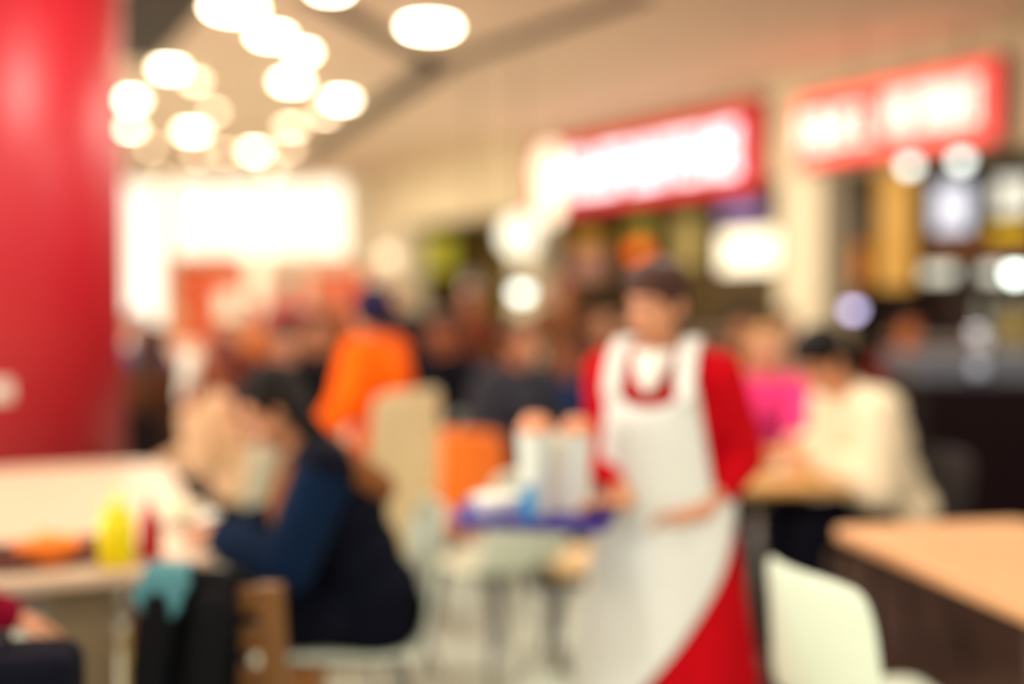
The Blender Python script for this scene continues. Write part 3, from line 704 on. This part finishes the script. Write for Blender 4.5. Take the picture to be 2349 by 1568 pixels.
def person(label, loc, yaw, h=1.68, seat=None, lean=0, hyaw=0, hpitch=0, hands=None, top=None, bottom=None, hair=HAIRD, style='short', skin=None,
           bulk=0.022, feet=None, detail=False, poles=None, sleeve=None, sleeve_end=1.0, hood=None, coat=False, twist=0, group=None, collar=None):
    s = h / 1.70; skin = skin or SKIN; bottom = bottom or M('trousers_navy', (12, 14, 28), rough=0.85, spec=0.1)
    loc = V((loc[0], loc[1], 0))
    t = thing('person', label, 'person', loc, yaw, group)
    la = math.radians(lean)
    sp = V((0, -math.sin(la), math.cos(la))); fw = V((0, -math.cos(la), -math.sin(la)))
    P = V((0, 0, 0.93 * s)) if seat is None else V((0, 0.02, seat + 0.105 * s))
    RL = Matrix.Rotation(la, 3, 'X')
    chest = P + sp * .30 * s; neck = P + sp * .49 * s
    hl = math.radians(lean * 0.55 + hpitch)
    hd = V((0, -math.sin(hl), math.cos(hl))); HR = Matrix.Rotation(math.radians(hyaw), 3, 'Z') @ Matrix.Rotation(hl, 3, 'X')
    head = neck + hd * .165 * s + V((0, -.015 * s, 0))
    sh = {k: P + sp * .445 * s + V((k * .170 * s, 0, 0)) for k in (-1, 1)}
    hip = {k: P + V((k * .085 * s, 0, -.02 * s)) for k in (-1, 1)}
    knee, ank = {}, {}
    for k in (-1, 1):
        if seat is None:
            f = (feet or {}).get(k, (k * .10, .03, .08)); ank[k] = V(f) * s
            knee[k], ank[k] = ik(hip[k], ank[k], .43 * s, .42 * s, (0, -1, 0))
        else:
            f = (feet or {}).get(k)
            knee[k] = P + V((k * .12 * s, -.42 * s, -.02)); ank[k] = V(f) if f else V((k * .11 * s, -.38 * s, .08))
    hands = hands or {}
    elb, wr = {}, {}
    for k in (-1, 1):
        if k in hands: tg = local(hands[k], loc, yaw)
        elif seat is None: tg = sh[k] + V((k * .08 * s, -.05 * s, -.50 * s))
        else: tg = V((k * .13 * s, -.27 * s, seat + .105 * s + .115 * s))
        elb[k], wr[k] = ik(sh[k], tg, .285 * s, .255 * s, (poles or {}).get(k, (k * .75, .45, -.55)))
    body = MB()
    body.ball(P + V((0, 0, .0)), (.150 * s, .105 * s, .12 * s), RL); body.ball(P + sp * .15 * s, (.122 * s, .090 * s, .14 * s), RL)
    body.ball(P + sp * .31 * s, (.148 * s, .105 * s, .16 * s), RL); body.cap(sh[-1], sh[1], .056 * s); body.ball(P + sp * .42 * s, (.13 * s, .075 * s, .07 * s), RL)
    body.cap(neck - sp * .06 * s, head - hd * .03 * s, .054 * s, .050 * s)
    hx = lambda x, y, z: head + HR @ (V((x, y, z)) * s)
    body.ball(hx(0, .008, .025), (.074 * s, .092 * s, .092 * s), HR); body.ball(hx(0, -.025, -.045), (.058 * s, .062 * s, .068 * s), HR)
    body.ball(hx(0, -.062, -.092), (.026 * s, .020 * s, .018 * s), HR)
    body.cap(hx(0, -.084, .008), hx(0, -.099, -.026), .0085 * s, .0125 * s, 10)
    for k in (-1, 1):
        body.ball(hx(k * .013, -.094, -.031), .009 * s); body.ball(hx(k * .077, .012, -.008), (.012 * s, .022 * s, .032 * s), HR)
        body.cap(hx(k * .018, -.083, .026), hx(k * .046, -.071, .026), .009 * s, .007 * s, 8); body.ball(hx(k * .04, -.062, -.03), (.024 * s, .02 * s, .022 * s), HR)
    body.cap(hx(-.018, -.082, -.060), hx(.018, -.082, -.060), .0085 * s, .0085 * s, 8)
    for k in (-1, 1):
        body.chain([hip[k], knee[k], ank[k]], [.082 * s, .054 * s, .036 * s])
        body.cap(hip[k] + (knee[k] - hip[k]) * .35, knee[k], .074 * s, .052 * s)
        body.cap(knee[k] + (ank[k] - knee[k]) * .3, ank[k], .054 * s, .036 * s)
        body.cap(ank[k] + V((0, .03, -.03)), ank[k] + V((k * .015, -.15 * s, -.05)), .034 * s, .026 * s)
        body.chain([sh[k], elb[k], wr[k]], [.050 * s, .038 * s, .026 * s])
        # hand: palm, four fingers, thumb
        fd = (wr[k] - elb[k]).normalized()
        if (seat is not None and k not in hands): fd = (fd + V((-k * .3, -.6, -.1))).normalized()
        if k in hands and detail: fd = (V((-.95, -.25, -.02))).normalized()
        up = V((0, 0, 1)) - fd * fd.z
        up = up.normalized() if up.length > .2 else V((0, -1, 0))
        sd = fd.cross(up).normalized() * k
        pc = wr[k] + fd * .048 * s
        Rm = Matrix((fd, fd.cross(up).normalized(), up)).transposed()
        body.ball(pc, (.050 * s, .040 * s, .015 * s), Rm); body.cap(wr[k], pc, .025 * s, .022 * s)
        for i, (o, L) in enumerate(((-.030, .068), (-.010, .078), (.010, .072), (.029, .056))):
            b0_ = wr[k] + fd * .088 * s + fd.cross(up).normalized() * o * s * k
            m0 = b0_ + (fd * .9 - up * .25).normalized() * L * .5 * s; e0 = m0 + (fd * .55 - up * .8).normalized() * L * .5 * s
            body.chain([b0_ - fd * .02 * s, b0_, m0, e0], [.0105 * s, .010 * s, .0095 * s, .008 * s])
        tb = wr[k] + fd * .03 * s - fd.cross(up).normalized() * .028 * s * k
        tm = tb + (fd * .6 - fd.cross(up).normalized() * k * .7 - up * .3).normalized() * .045 * s
        body.chain([tb, tm, tm + (fd * .9 - up * .4).normalized() * .032 * s], [.014 * s, .011 * s, .009 * s])
    body.build('body', skin, t, voxel=.0065 if detail else .009, relax=3)
    for k in (-1, 1):
        mb = MB(); mb.ball(hx(k * .032, -.0715, .005), .0112 * s, n=14, m=10); e = mb.build('eye', m_eye, t)
        mb = MB(); mb.ball(hx(k * .032, -.0785, .0045), .0055 * s, n=12, m=8); mb.build('iris', m_iris, e)
        mb = MB(); mb.ball(hx(k * .032, -.0712, .0095), (.0135 * s, .0125 * s, .0085 * s), HR, n=14, m=10); mb.build('eyelid', skin, t)
    for k in (-1, 1):
        mb = MB(); mb.chain([hx(k * .016, -.0905, .027), hx(k * .032, -.0885, .031), hx(k * .048, -.0765, .027)], [.0042 * s, .0045 * s, .003 * s]); mb.build('eyebrow', hair, t)
    mb = MB(); mb.chain([hx(-.022, -.0835, -.0585), hx(0, -.0915, -.057), hx(.022, -.0835, -.0585)], [.003 * s, .0055 * s, .003 * s]); mb.chain([hx(-.020, -.0825, -.064), hx(0, -.0905, -.065), hx(.020, -.0825, -.064)], [.003 * s, .006 * s, .003 * s])
    mb.build('lips', M('lip_rose', (168, 84, 72), rough=.45, var=.05), t)
    # hair
    mb = MB()
    if style != 'bald':
        mb.ball(hx(0, .022, .034), (.085 * s, .092 * s, .092 * s), HR); mb.ball(hx(0, -.035, .085), (.062 * s, .045 * s, .032 * s), HR); mb.ball(hx(0, .055, -.02), (.072 * s, .055 * s, .07 * s), HR)
        for k in (-1, 1): mb.ball(hx(k * .072, .0, .035), (.016 * s, .04 * s, .045 * s), HR)
        if style == 'bun': mb.ball(hx(0, .12, .045), .045 * s)
        if style == 'bulky':
            mb.ball(hx(0, .01, .075), (.095 * s, .10 * s, .068 * s), HR)
        if style == 'long':
            for k in (-1, 0, 1):
                mb.chain([hx(k * .068, .04, .0), hx(k * .078, .045, -.12), neck + V((k * .075 * s, .075 * s, -.04 * s)) , neck + V((k * .07 * s, .115 * s, 0)) - sp * .22 * s], [.035 * s, .036 * s, .036 * s, .02 * s])
        mb.build('hair', hair, t, voxel=.011, relax=2)
    # trousers
    mb = MB(); mb.ball(P, (.165 * s, .120 * s, .125 * s), RL)
    for k in (-1, 1):
        mb.chain([hip[k], knee[k], ank[k] + (knee[k] - ank[k]) * .08], [.094 * s, .068 * s, .052 * s]); mb.cap(hip[k] + (knee[k] - hip[k]) * .4, knee[k], .084 * s, .066 * s)
    mb.build('trousers', bottom, t, voxel=.012)
    for k in (-1, 1):
        mb = MB(); mb.cap(ank[k] + V((0, .035, -.035)), ank[k] + V((k * .015, -.16 * s, -.045)), .043 * s, .035 * s); mb.cap(ank[k] + V((0, .01, .0)), ank[k] + V((0, .02, -.03)), .044 * s, .044 * s)
        mb.build('shoe', m_shoe, t, voxel=.009)
    # upper garment
    mb = MB(); bk = bulk
    mb.ball(P + sp * .02 * s, (.158 * s + bk, .112 * s + bk, .13 * s), RL); mb.ball(P + sp * .15 * s, (.132 * s + bk, .098 * s + bk, .15 * s), RL)
    mb.ball(P + sp * .31 * s, (.150 * s + bk, .107 * s + bk, .16 * s + bk * .5), RL); mb.cap(sh[-1], sh[1], .058 * s + bk * .7); mb.ball(P + sp * .42 * s, (.135 * s + bk, .080 * s + bk * .7, .075 * s), RL)
    mb.cap(neck - sp * .05 * s, neck - sp * .01 * s, .062 * s + bk * .5, .058 * s + bk * .3)
    if coat:
        if seat is None:
            mb.cap(P, P - V((0, 0, .30 * s)), .17 * s + bk, .20 * s + bk); 
        else:
            mb.ball(P + V((0, .0, -.03)), (.18 * s + bk * .6, .14 * s + bk * .6, .15 * s)); mb.cap(P + V((-.07, -.02, -.01)), P + V((-.09, -.28, -.01)), .10 * s, .095 * s); mb.cap(P + V((.07, -.02, -.01)), P + V((.09, -.28, -.01)), .10 * s, .095 * s)
    arms = MB() if sleeve else mb
    for k in (-1, 1):
        we = elb[k] + (wr[k] - elb[k]) * (sleeve_end * .94)
        arms.chain([sh[k], elb[k], we], [.057 * s + bk * .7, .047 * s + bk * .7, (.036 + .010 * (1 - sleeve_end)) * s + bk * .6])
    if coat == 'hood':
        mb.ball(neck + V((0, .09 * s, -.03 * s)), (.11 * s, .07 * s, .09 * s), RL)
    g_ = mb.build('jacket' if bulk > .03 else 'shirt', top, t, voxel=.012)
    if sleeve: arms.build('sleeves', sleeve, t, voxel=.012)
    if hood is not None:
        mb = MB()
        mb.ball(hx(0, .03, .03), (.109 * s, .108 * s, .116 * s), HR); mb.build('hood', hood, t, voxel=.012)
    if collar is not None:
        mb = MB(); n_ = 24
        mb.lathe([(.066 * s, -.05 * s), (.082 * s, -.045 * s), (.074 * s, .0), (.064 * s, .012 * s), (.056 * s, .0)], neck - sp * .0, n_, sp); mb.build('collar', collar, t)
    J[label] = dict(P=P, sp=sp, neck=neck, sh=sh, elb=elb, wr=wr, s=s, head=head, HR=HR, root=t, knee=knee, ank=ank, RL=RL)
    return t
fab = lambda n, rgb: M(n, rgb, rough=0.9, var=0.12, scale=20, bump=0.25, spec=0.12)

# --- waitress
WX, WY = 0.43, 3.12; wyaw = math.radians(-24)
rh = at(1438, 1152, 2.92); lh = at(1610, 1178, 2.95)
m_red = fab('uniform_red', (192, 2, 20)); m_apron = M('apron_white', (226, 230, 226), rough=0.85, var=0.03, bump=0.2)
wt = person('waitress in red shirt and white apron carrying a blue tray', (WX, WY), wyaw, h=1.52, lean=9, hyaw=-22, hpitch=8, hands={-1: rh, 1: lh}, top=m_red,
            bottom=M('trousers_dark', (40, 36, 38), rough=.85), hair=M('hair_dark_brown', (62, 28, 18), rough=.6, bump=.5), style='bulky', bulk=.026, detail=True, sleeve_end=.50, poles={1: (.30, .7, -.8), -1: (-.5, .8, -.45)},
            feet={-1: (-.10, -.16, .08), 1: (.10, .22, .09)}, skin=SKIN, collar=M('collar_white', (240, 238, 230), rough=.8))
q = J[wt['label']]; s_ = q['s']; P, sp, RL = q['P'], q['sp'], q['RL']
# red skirt of the uniform
rows = []; 
for i in range(15):
    v = i / 14; z = P.z + .07 - v * .66; rx = .168 + .09 * v; ry = .135 + .085 * v; row = []
    for k in range(49):
        a = 2 * PI * k / 48; fo = 1 + .035 * v * math.sin(a * 9 + .6)
        row.append(V((rx * fo * math.sin(a) + .02 * v, -ry * fo * math.cos(a) - .005, z)))
    rows.append(row)
mb = MB(); mb.grid(rows); mb.build('skirt', m_red, wt, solid=.006)
# apron: skirt part swung to her right, bib, straps
rows = []
for i in range(19):
    v = i / 18; z = P.z + .075 - v * .70; rx = .186 + .095 * v; ry = .152 + .09 * v; row = []
    a0 = -1.75 - .12 * v; a1 = 1.65 - 2.35 * v
    for k in range(31):
        a = a0 + (a1 - a0) * k / 30; fo = 1 + .03 * v * math.sin(a * 8)
        row.append(V((rx * fo * math.sin(a) + .0 * v, -ry * fo * math.cos(a) - .006, z)))
    rows.append(row)
mb = MB(); mb.grid(rows); ap = mb.build('apron', m_apron, wt, solid=.005)
rows = []
tor = lambda zz: P + sp * zz
for i in range(13):
    v = i / 12; zz = .03 + v * .36; w0 = .178 - .058 * v; row = []
    for k in range(17):
        u = -1 + k / 8; w = w0 if u < 0 else w0 - .018 * (1 - v); yy = -(.150 - .0 * v) + .075 * (abs(u) ** 2.2) * (1 - .2 * v)
        dip = -.05 * (1 - u * u) * max(0, v - .55) / .45
        row.append(tor(zz + dip) + RL @ V((u * w, yy - .008, 0)))
    rows.append(row)
mb = MB(); mb.grid(rows); mb.build('bib', m_apron, ap, solid=.005)
for k in (-1, 1):
    mb = MB(); pts = [tor(.35) + RL @ V((k * .100, -.142, 0)), tor(.42) + RL @ V((k * .098, -.125, 0)), tor(.485) + RL @ V((k * .095, -.07, 0)), tor(.505) + RL @ V((k * .09, .0, 0)), tor(.46) + RL @ V((k * .08, .09, 0)), tor(.36) + RL @ V((k * .06, .142, 0)), tor(.2) + RL @ V((k * .05, .145, 0)), tor(.06) + RL @ V((k * .05, .150, 0))]
    mb.grid([[p_ + V((-.027, 0, 0)), p_ + V((0, 0, 0.003)), p_ + V((.027, 0, 0))] for p_ in pts]); mb.build('strap', m_apron, ap, solid=.006, sub=2)
mb = MB(); rows = []
for i in range(9):
    v = i / 8; w_ = .055 * (1 - v) ** .7 + .004
    rows.append([tor(.475 - .10 * v) + RL @ V((u * w_, -.075 - .068 * min(1, v * 1.5) + .02 * u * u, 0)) for u in (-1, -.5, 0, .5, 1)])
mb.grid(rows); mb.build('neck_scarf', M('collar_white', (240, 238, 230)), wt, solid=.008)
# --- tray and what it carries
tz = at(1235, 1192, 2.90).z; tc = at(1232, 1192, 2.88)
TR = thing('serving_tray', 'blue violet tray carried by the waitress', 'tray', tc, math.radians(-8))
m_tray = M('tray_blue', (48, 34, 150), rough=0.35)
mb = MB(); mb.prism(rrect(.37, .29, .03), 0, .007); mb.build('tray_base', m_tray, TR, smooth=False)
mb = MB(); o_, i_ = rrect(.40, .32, .04), rrect(.365, .285, .03)
mb.add([(x, y, .024) for x, y in o_] + [(x, y, .028) for x, y in o_] + [(x, y, .006) for x, y in i_] + [(x, y, .001) for x, y in i_],
       [(r0 * n_ + k, r0 * n_ + (k + 1) % n_, ((r0 + 1) % 4) * n_ + (k + 1) % n_, ((r0 + 1) % 4) * n_ + k) for r0 in range(4) for k in range(n_)])
mb.build('tray_rim', m_tray, TR)
zt = tc.z + .0075
def cup(px, py, Y, h, r, label, body, lidm):
    q_ = at(px, py, Y); t = thing('drink_cup', label, 'cup', (q_.x, q_.y, zt))
    mb = MB(); mb.lathe([(r * .72, 0), (r * .74, .004), (r, h * .9), (r * 1.04, h * .91), (r * 1.04, h * .93)], n=32); mb.build('cup', body, t)
    mb = MB(); mb.lathe([(r * 1.07, h * .91), (r * 1.07, h * .94), (r * .95, h * .96), (r * .6, h * 1.08), (r * .2, h * 1.1)], n=32); mb.build('lid', lidm, t)
m_paper = M('paper_cup_mint', (240, 246, 234), rough=.6, var=.04); m_lid = M('lid_peach', (226, 150, 108), rough=.4)
cup(1228, 1180, 2.92, .235, .046, 'tall pale cup with peach lid on the tray, beside the white bowl', m_paper, m_lid)
cup(1322, 1180, 2.97, .225, .042, 'tall pale cup with peach lid on the tray, nearer the waitress', m_paper, m_lid)
cup(1282, 1180, 2.97, .19, .036, 'cream cup between the two peach lidded cups', M('paper_cup_cream', (246, 238, 218), rough=.6), M('lid_cream', (232, 224, 204)))
bw = at(1138, 1170, 2.86)
t = thing('bowl', 'white bowl at the far end of the blue tray', 'bowl', (bw.x, bw.y, zt))
mb = MB(); mb.lathe([(.03, 0), (.034, .006), (.062, .05), (.066, .058), (.060, .055), (.03, .012), (.001, .010)], n=40); mb.build('bowl_body', M('china_white', (244, 244, 236), rough=.25), t)
mb = MB(); mb.ball((0, 0, .045), (.055, .055, .022)); mb.build('rice_mound', M('rice_white', (246, 242, 232), rough=.8, bump=.6), t)
q_ = at(1213, 1165, 2.80)
t = thing('drink_can', 'small bright blue can on the tray between bowl and cups', 'can', (q_.x, q_.y, zt))
mb = MB(); mb.lathe([(.016, 0), (.018, .004), (.018, .085), (.015, .092)], n=28); mb.build('can_body', M('can_blue', (40, 150, 200), rough=.3), t)
mb = MB(); mb.lathe([(.0155, .092), (.0155, .095), (.001, .094)], n=28); mb.build('can_lid', m_steel, t)
# --- man in cream at the wooden table
m_cream = fab('sweater_cream', (232, 217, 186))
mc = person('person in cream sweater hunched over food at the wooden table', (1.50, 4.50), math.radians(-76), h=1.78, seat=.46, lean=22, hyaw=0, hpitch=26, hands={-1: V((1.22, 4.62, .83)), 1: V((1.18, 4.36, .82))}, top=m_cream, hair=HAIRD, style='bulky', bulk=.045, skin=SKIN)
CHB = shell_chair('black shell chair under the person in the cream sweater', m_black, m_black, loc=(1.52, 4.50, 0), rz=math.radians(-76))
pl_ = V((1.00, 4.55, TZ)); plate(pl_, .12, 'white plate in front of the person in cream')
t = thing('burger', 'golden brown burger bun on the plate of the person in cream', 'burger', pl_ + V((0, 0, .010)))
mb = MB(); mb.lathe([(.045, 0), (.055, .008), (.055, .02), (.05, .024)], n=32); mb.build('bottom_bun', M('bun_gold', (224, 160, 84)), t)
mb = MB(); mb.lathe([(.058, .024), (.060, .03), (.058, .036)], n=32); mb.build('patty', M('patty_brown', (90, 50, 28)), t)
mb = MB(); mb.lathe([(.056, .036), (.058, .045), (.045, .07), (.02, .08), (.001, .082)], n=32); mb.build('top_bun', MATS['bun_gold'], t)
# --- woman in pink
person('person in pink top with fair hair across from the cream sweater', (1.28, 5.75), math.radians(-10), h=1.62, seat=.46, lean=8, hands={-1: V((1.05, 5.2, .80)), 1: V((1.30, 5.22, .80))}, top=fab('top_pink', (240, 66, 136)), hair=HAIRL, style='long', skin=SKIN2)
dup(CHB, (1.28, 5.75, 0), math.radians(-10), 'black shell chair under the person in the pink top')
# --- navy coat
m_navy = fab('coat_navy', (7, 10, 26)); m_navyblue = fab('sleeve_blue', (6, 28, 56))
nv = person('person in long navy coat with blue sleeve reaching to the cream table', (-0.425, 3.24), math.radians(-76), h=1.62, seat=.46, lean=20, hpitch=26, hands={1: at(515, 1236, 3.1), -1: at(560, 1215, 3.5)}, top=m_navy, hair=HAIRD, style='long', bulk=.045, sleeve=m_navyblue, coat=True)
q = J[nv['label']]
mb = MB()
for k in range(14):
    a = PI * (k / 13) ; mb.ball(q['neck'] + q['RL'] @ V((.13 * math.cos(a), .05 + .085 * math.sin(a), -.04 - .13 * math.sin(a))), .042 + .008 * (k % 2))
for k in (-1, 1):
    mb.chain([q['neck'] + q['RL'] @ V((k * .10, -.03, -.02)), q['neck'] + q['RL'] @ V((k * .09, -.13, -.12)), q['neck'] + q['RL'] @ V((k * .08, -.17, -.30))], [.05, .05, .035])
mb.build('fur_hood', M('fur_brown', (132, 78, 34), rough=.95, bump=1.0), nv, voxel=.012, relax=2)
# --- magenta at left edge
person('person in magenta top cut by the picture edge beside the cream table', (-1.50, 2.40), math.radians(84), h=1.66, seat=.46, lean=8, hands={-1: V((-1.12, 2.50, .72)), 1: V((-1.55, 2.85, .78))}, top=fab('top_magenta', (128, 4, 40)), hair=HAIRB, style='long')
dup(CHB, (-1.52, 2.40, 0), math.radians(84), 'black shell chair under the person in magenta')

rk = V((-0.96, 2.08, 0))
t = thing('stool', 'low black stool under the rucksack at the bottom corner', 'stool', rk, 0.1)
mb = MB(); mb.prism(rrect(.34, .30, .05), .38, .42); mb.build('seat', m_black, t, smooth=False, bevel=.01)
for sx in (-1, 1):
    for sy in (-1, 1):
        mb = MB(); mb.cone((sx * .13, sy * .11, .38), (sx * .15, sy * .13, 0), .016, .013, 12); mb.build('leg', m_black, t)
t = thing('rucksack', 'dark navy rucksack standing on the black stool at the bottom corner', 'bag', rk + V((0, 0, .42)), 0.1)
m_rk = M('rucksack_navy', (9, 11, 26), rough=.85, spec=.1, bump=.3)
mb = MB(); mb.prism(rrect(.31, .18, .06), 0, .36); mb.build('bag_body', m_rk, t, bevel=.035, smooth=True)
mb = MB(); mb.prism([(x, y - .105) for x, y in rrect(.22, .06, .025)], .04, .20); mb.build('front_pocket', m_rk, t, bevel=.015)
mb = MB(); mb.chain([(-.03, 0, .35), (-.025, 0, .385), (.025, 0, .385), (.03, 0, .35)], [.008] * 4); mb.build('bag_handle', m_black, t)
# --- crowd: (head px, head py, Y, standing?, yaw deg, colour, hair, style, extra)
def seated(px, Y, yaw, label, top, hair=HAIRD, style='short', h=1.68, chair=None, **kw):
    p_ = at(px, 760, Y)
    t_ = person(label, (p_.x, Y), math.radians(yaw), h=h, seat=.46, top=top, hair=hair, style=style, **kw)
    if not chair and 'beige sweater with' not in label:
        who = label
        for cut in (' seated', ' facing', ' just', ' beside', ' in front', ' below', ' behind', ' left'): who = who.split(cut)[0]
        dup(CHB, (p_.x, Y, 0), math.radians(yaw), 'black shell chair under the ' + who)
    if chair: dup(CH0 if chair[0] == 'w' else CHC, (p_.x, Y, 0), math.radians(yaw), chair[1])
    return t_
def standing(px, Y, yaw, label, top, hair=HAIRD, style='short', h=1.68, **kw):
    p_ = at(px, 700, Y); return person(label, (p_.x, Y), math.radians(yaw), h=h, top=top, hair=hair, style=style, **kw)
seated(532, 5.06, -98, 'person in beige sweater with red brown hair beyond the cream table', fab('sweater_beige', (222, 184, 148)), HAIRR, 'long', 1.55, lean=6, skin=SKIN3, hands={-1: V((-1.60, 5.16, .66)), 1: at(434, 948, 4.86)}, poles={1: (.05, -.05, -1)})
cb = at(424, 922, 4.95); ca = V((.16, 0, 1))
t = thing('drink_cup', 'tall white cup raised by the person in the beige sweater', 'cup', cb)
mb = MB(); mb.lathe([(.028, 0), (.029, .004), (.040, .19), (.042, .195), (.042, .20)], (0, 0, 0), 32, ca); mb.build('cup', M('paper_cup_white', (240, 248, 240), rough=.5), t)
mb = MB(); mb.lathe([(.043, .198), (.043, .206), (.036, .215), (.01, .216)], (0, 0, 0), 32, ca); mb.build('lid', m_frame, t)
seated(346, 6.5, 170, 'person in brown coat seated between the red column and the beige sweater', fab('coat_brown', (86, 52, 28)), HAIRB, 'long', 1.6, bulk=.05, lean=4, coat=True)
seated(652, 6.1, -8, 'person in black coat facing the camera above the navy coat', fab('coat_black', (7, 11, 17)), HAIRD, 'bulky', 1.68, bulk=.05, skin=SKIN2)
standing(885, 5.0, -112, 'child in bright orange jacket reaching towards the red column', fab('jacket_orange', (255, 100, 6)), HAIRD, 'short', 1.47, bulk=.05, lean=8, hood=fab('hat_navy', (38, 34, 66)), hands={-1: at(745, 985, 5.15), 1: at(735, 1000, 4.85)})
seated(1015, 6.6, -30, 'person in dark navy jacket left of the grey jacket', fab('jacket_dark_navy', (12, 12, 24)), HAIRB, 'bulky', 1.74, bulk=.05, skin=SKIN3, chair=('w', 'white shell chair under the person in the dark navy jacket'))
seated(1165, 5.9, 40, 'person in charcoal grey jacket behind the tray', fab('jacket_charcoal', (54, 56, 66)), HAIRB, 'short', 1.70, bulk=.05, lean=10, skin=SKIN, chair=('w', 'white shell chair under the person in the charcoal jacket'))
seated(1312, 6.7, -20, 'child in blue top seated behind the two cups', fab('top_blue', (16, 52, 96)), HAIRR, 'long', 1.36, skin=SKIN3, chair=('w', 'white shell chair under the child in blue'))
standing(1290, 8.3, 10, 'person in tan shirt standing far behind the charcoal jacket', fab('shirt_tan', (112, 70, 42)), HAIRB, 'short', 1.62, skin=SKIN3)
seated(1388, 7.6, 20, 'person in dark brown jacket just behind the waitress', fab('jacket_dark_brown', (30, 17, 17)), HAIRD, 'short', 1.78, bulk=.05)
standing(1085, 8.6, -15, 'person in rust coloured shirt standing under the dim hanging lamp', fab('shirt_rust', (92, 44, 26)), HAIRB, 'short', 1.52, skin=SKIN3)
standing(655, 10.5, -20, 'person in crimson hooded top standing far back', fab('hoodie_crimson', (176, 26, 54)), HAIRD, 'short', 1.60, hood=fab('hood_crimson', (176, 26, 54)), bulk=.045)
standing(572, 9.0, 20, 'person in orange brown shirt standing behind the black coat', fab('shirt_orange_brown', (196, 112, 60)), HAIRB, 'short', 1.42, skin=SKIN)
seated(312, 8.0, 10, 'person in blue jacket beside the red column', fab('jacket_blue', (74, 92, 146)), HAIRD, 'short', 1.72, bulk=.04)
seated(398, 9.4, -10, 'person in pale pink shirt beside the blue jacket', fab('shirt_pale_pink', (216, 178, 152)), HAIRL, 'short', 1.70)
seated(525, 7.9, 15, 'person in maroon top in front of the orange brown shirt', fab('top_maroon', (112, 44, 36)), HAIRB, 'short', 1.62)
standing(760, 9.6, -5, 'person in brown jacket standing near the crimson top', fab('jacket_brown', (142, 80, 50)), HAIRB, 'short', 1.56, bulk=.04)
seated(725, 7.6, 10, 'person in dark brown jumper below the brown jacket', fab('jumper_dark_brown', (48, 26, 18)), HAIRD, 'bulky', 1.72)
standing(905, 9.0, 12, 'person in dark slate coat standing behind the orange jacket', fab('coat_slate', (44, 34, 40)), HAIRD, 'short', 1.56, bulk=.045)
seated(1705, 7.6, 10, 'person in dark maroon top beside the waitress shoulder', fab('top_dark_maroon', (58, 14, 18)), HAIRD, 'bulky', 1.76)
seated(1800, 8.4, -10, 'person in grey beige coat behind the pink top', fab('coat_grey_beige', (190, 170, 146)), HAIRD, 'short', 1.74, bulk=.04)
seated(2080, 7.2, 15, 'person in dark red top behind the service station', fab('top_dark_red', (120, 32, 22)), HAIRD, 'short', 1.72, skin=M('skin_orange', (212, 124, 70), rough=.55))

# ------------------------------------------------------------------ light and colour
w = bpy.data.worlds.new('world'); SC.world = w; w.use_nodes = True
bg = w.node_tree.nodes['Background']; bg.inputs[0].default_value = (1.0, 0.96, 0.89, 1); bg.inputs[1].default_value = 1.1
SC.view_settings.view_transform = 'Standard'; SC.view_settings.look = 'None'; SC.view_settings.gamma = 1; SC.view_settings.exposure = -0.1
SC.cycles.use_denoising = True
SC.cycles.max_bounces = 6; SC.cycles.diffuse_bounces = 4

# ------------------------------------------------------------------ apply modifiers
dg = bpy.context.evaluated_depsgraph_get(); dg.update()
done = {}
for o in list(SC.objects):
    if o.type == 'MESH' and len(o.modifiers):
        if o.data.name in done: continue
        done[o.data.name] = bpy.data.meshes.new_from_object(o.evaluated_get(dg))
src = {}
for o in list(SC.objects):
    if o.type == 'MESH' and len(o.modifiers):
        o_me = done.get(o.data.name)
        if o_me is not None:
            o.modifiers.clear(); o.data = o_me
            o_me.name = o.name.split('.')[0]
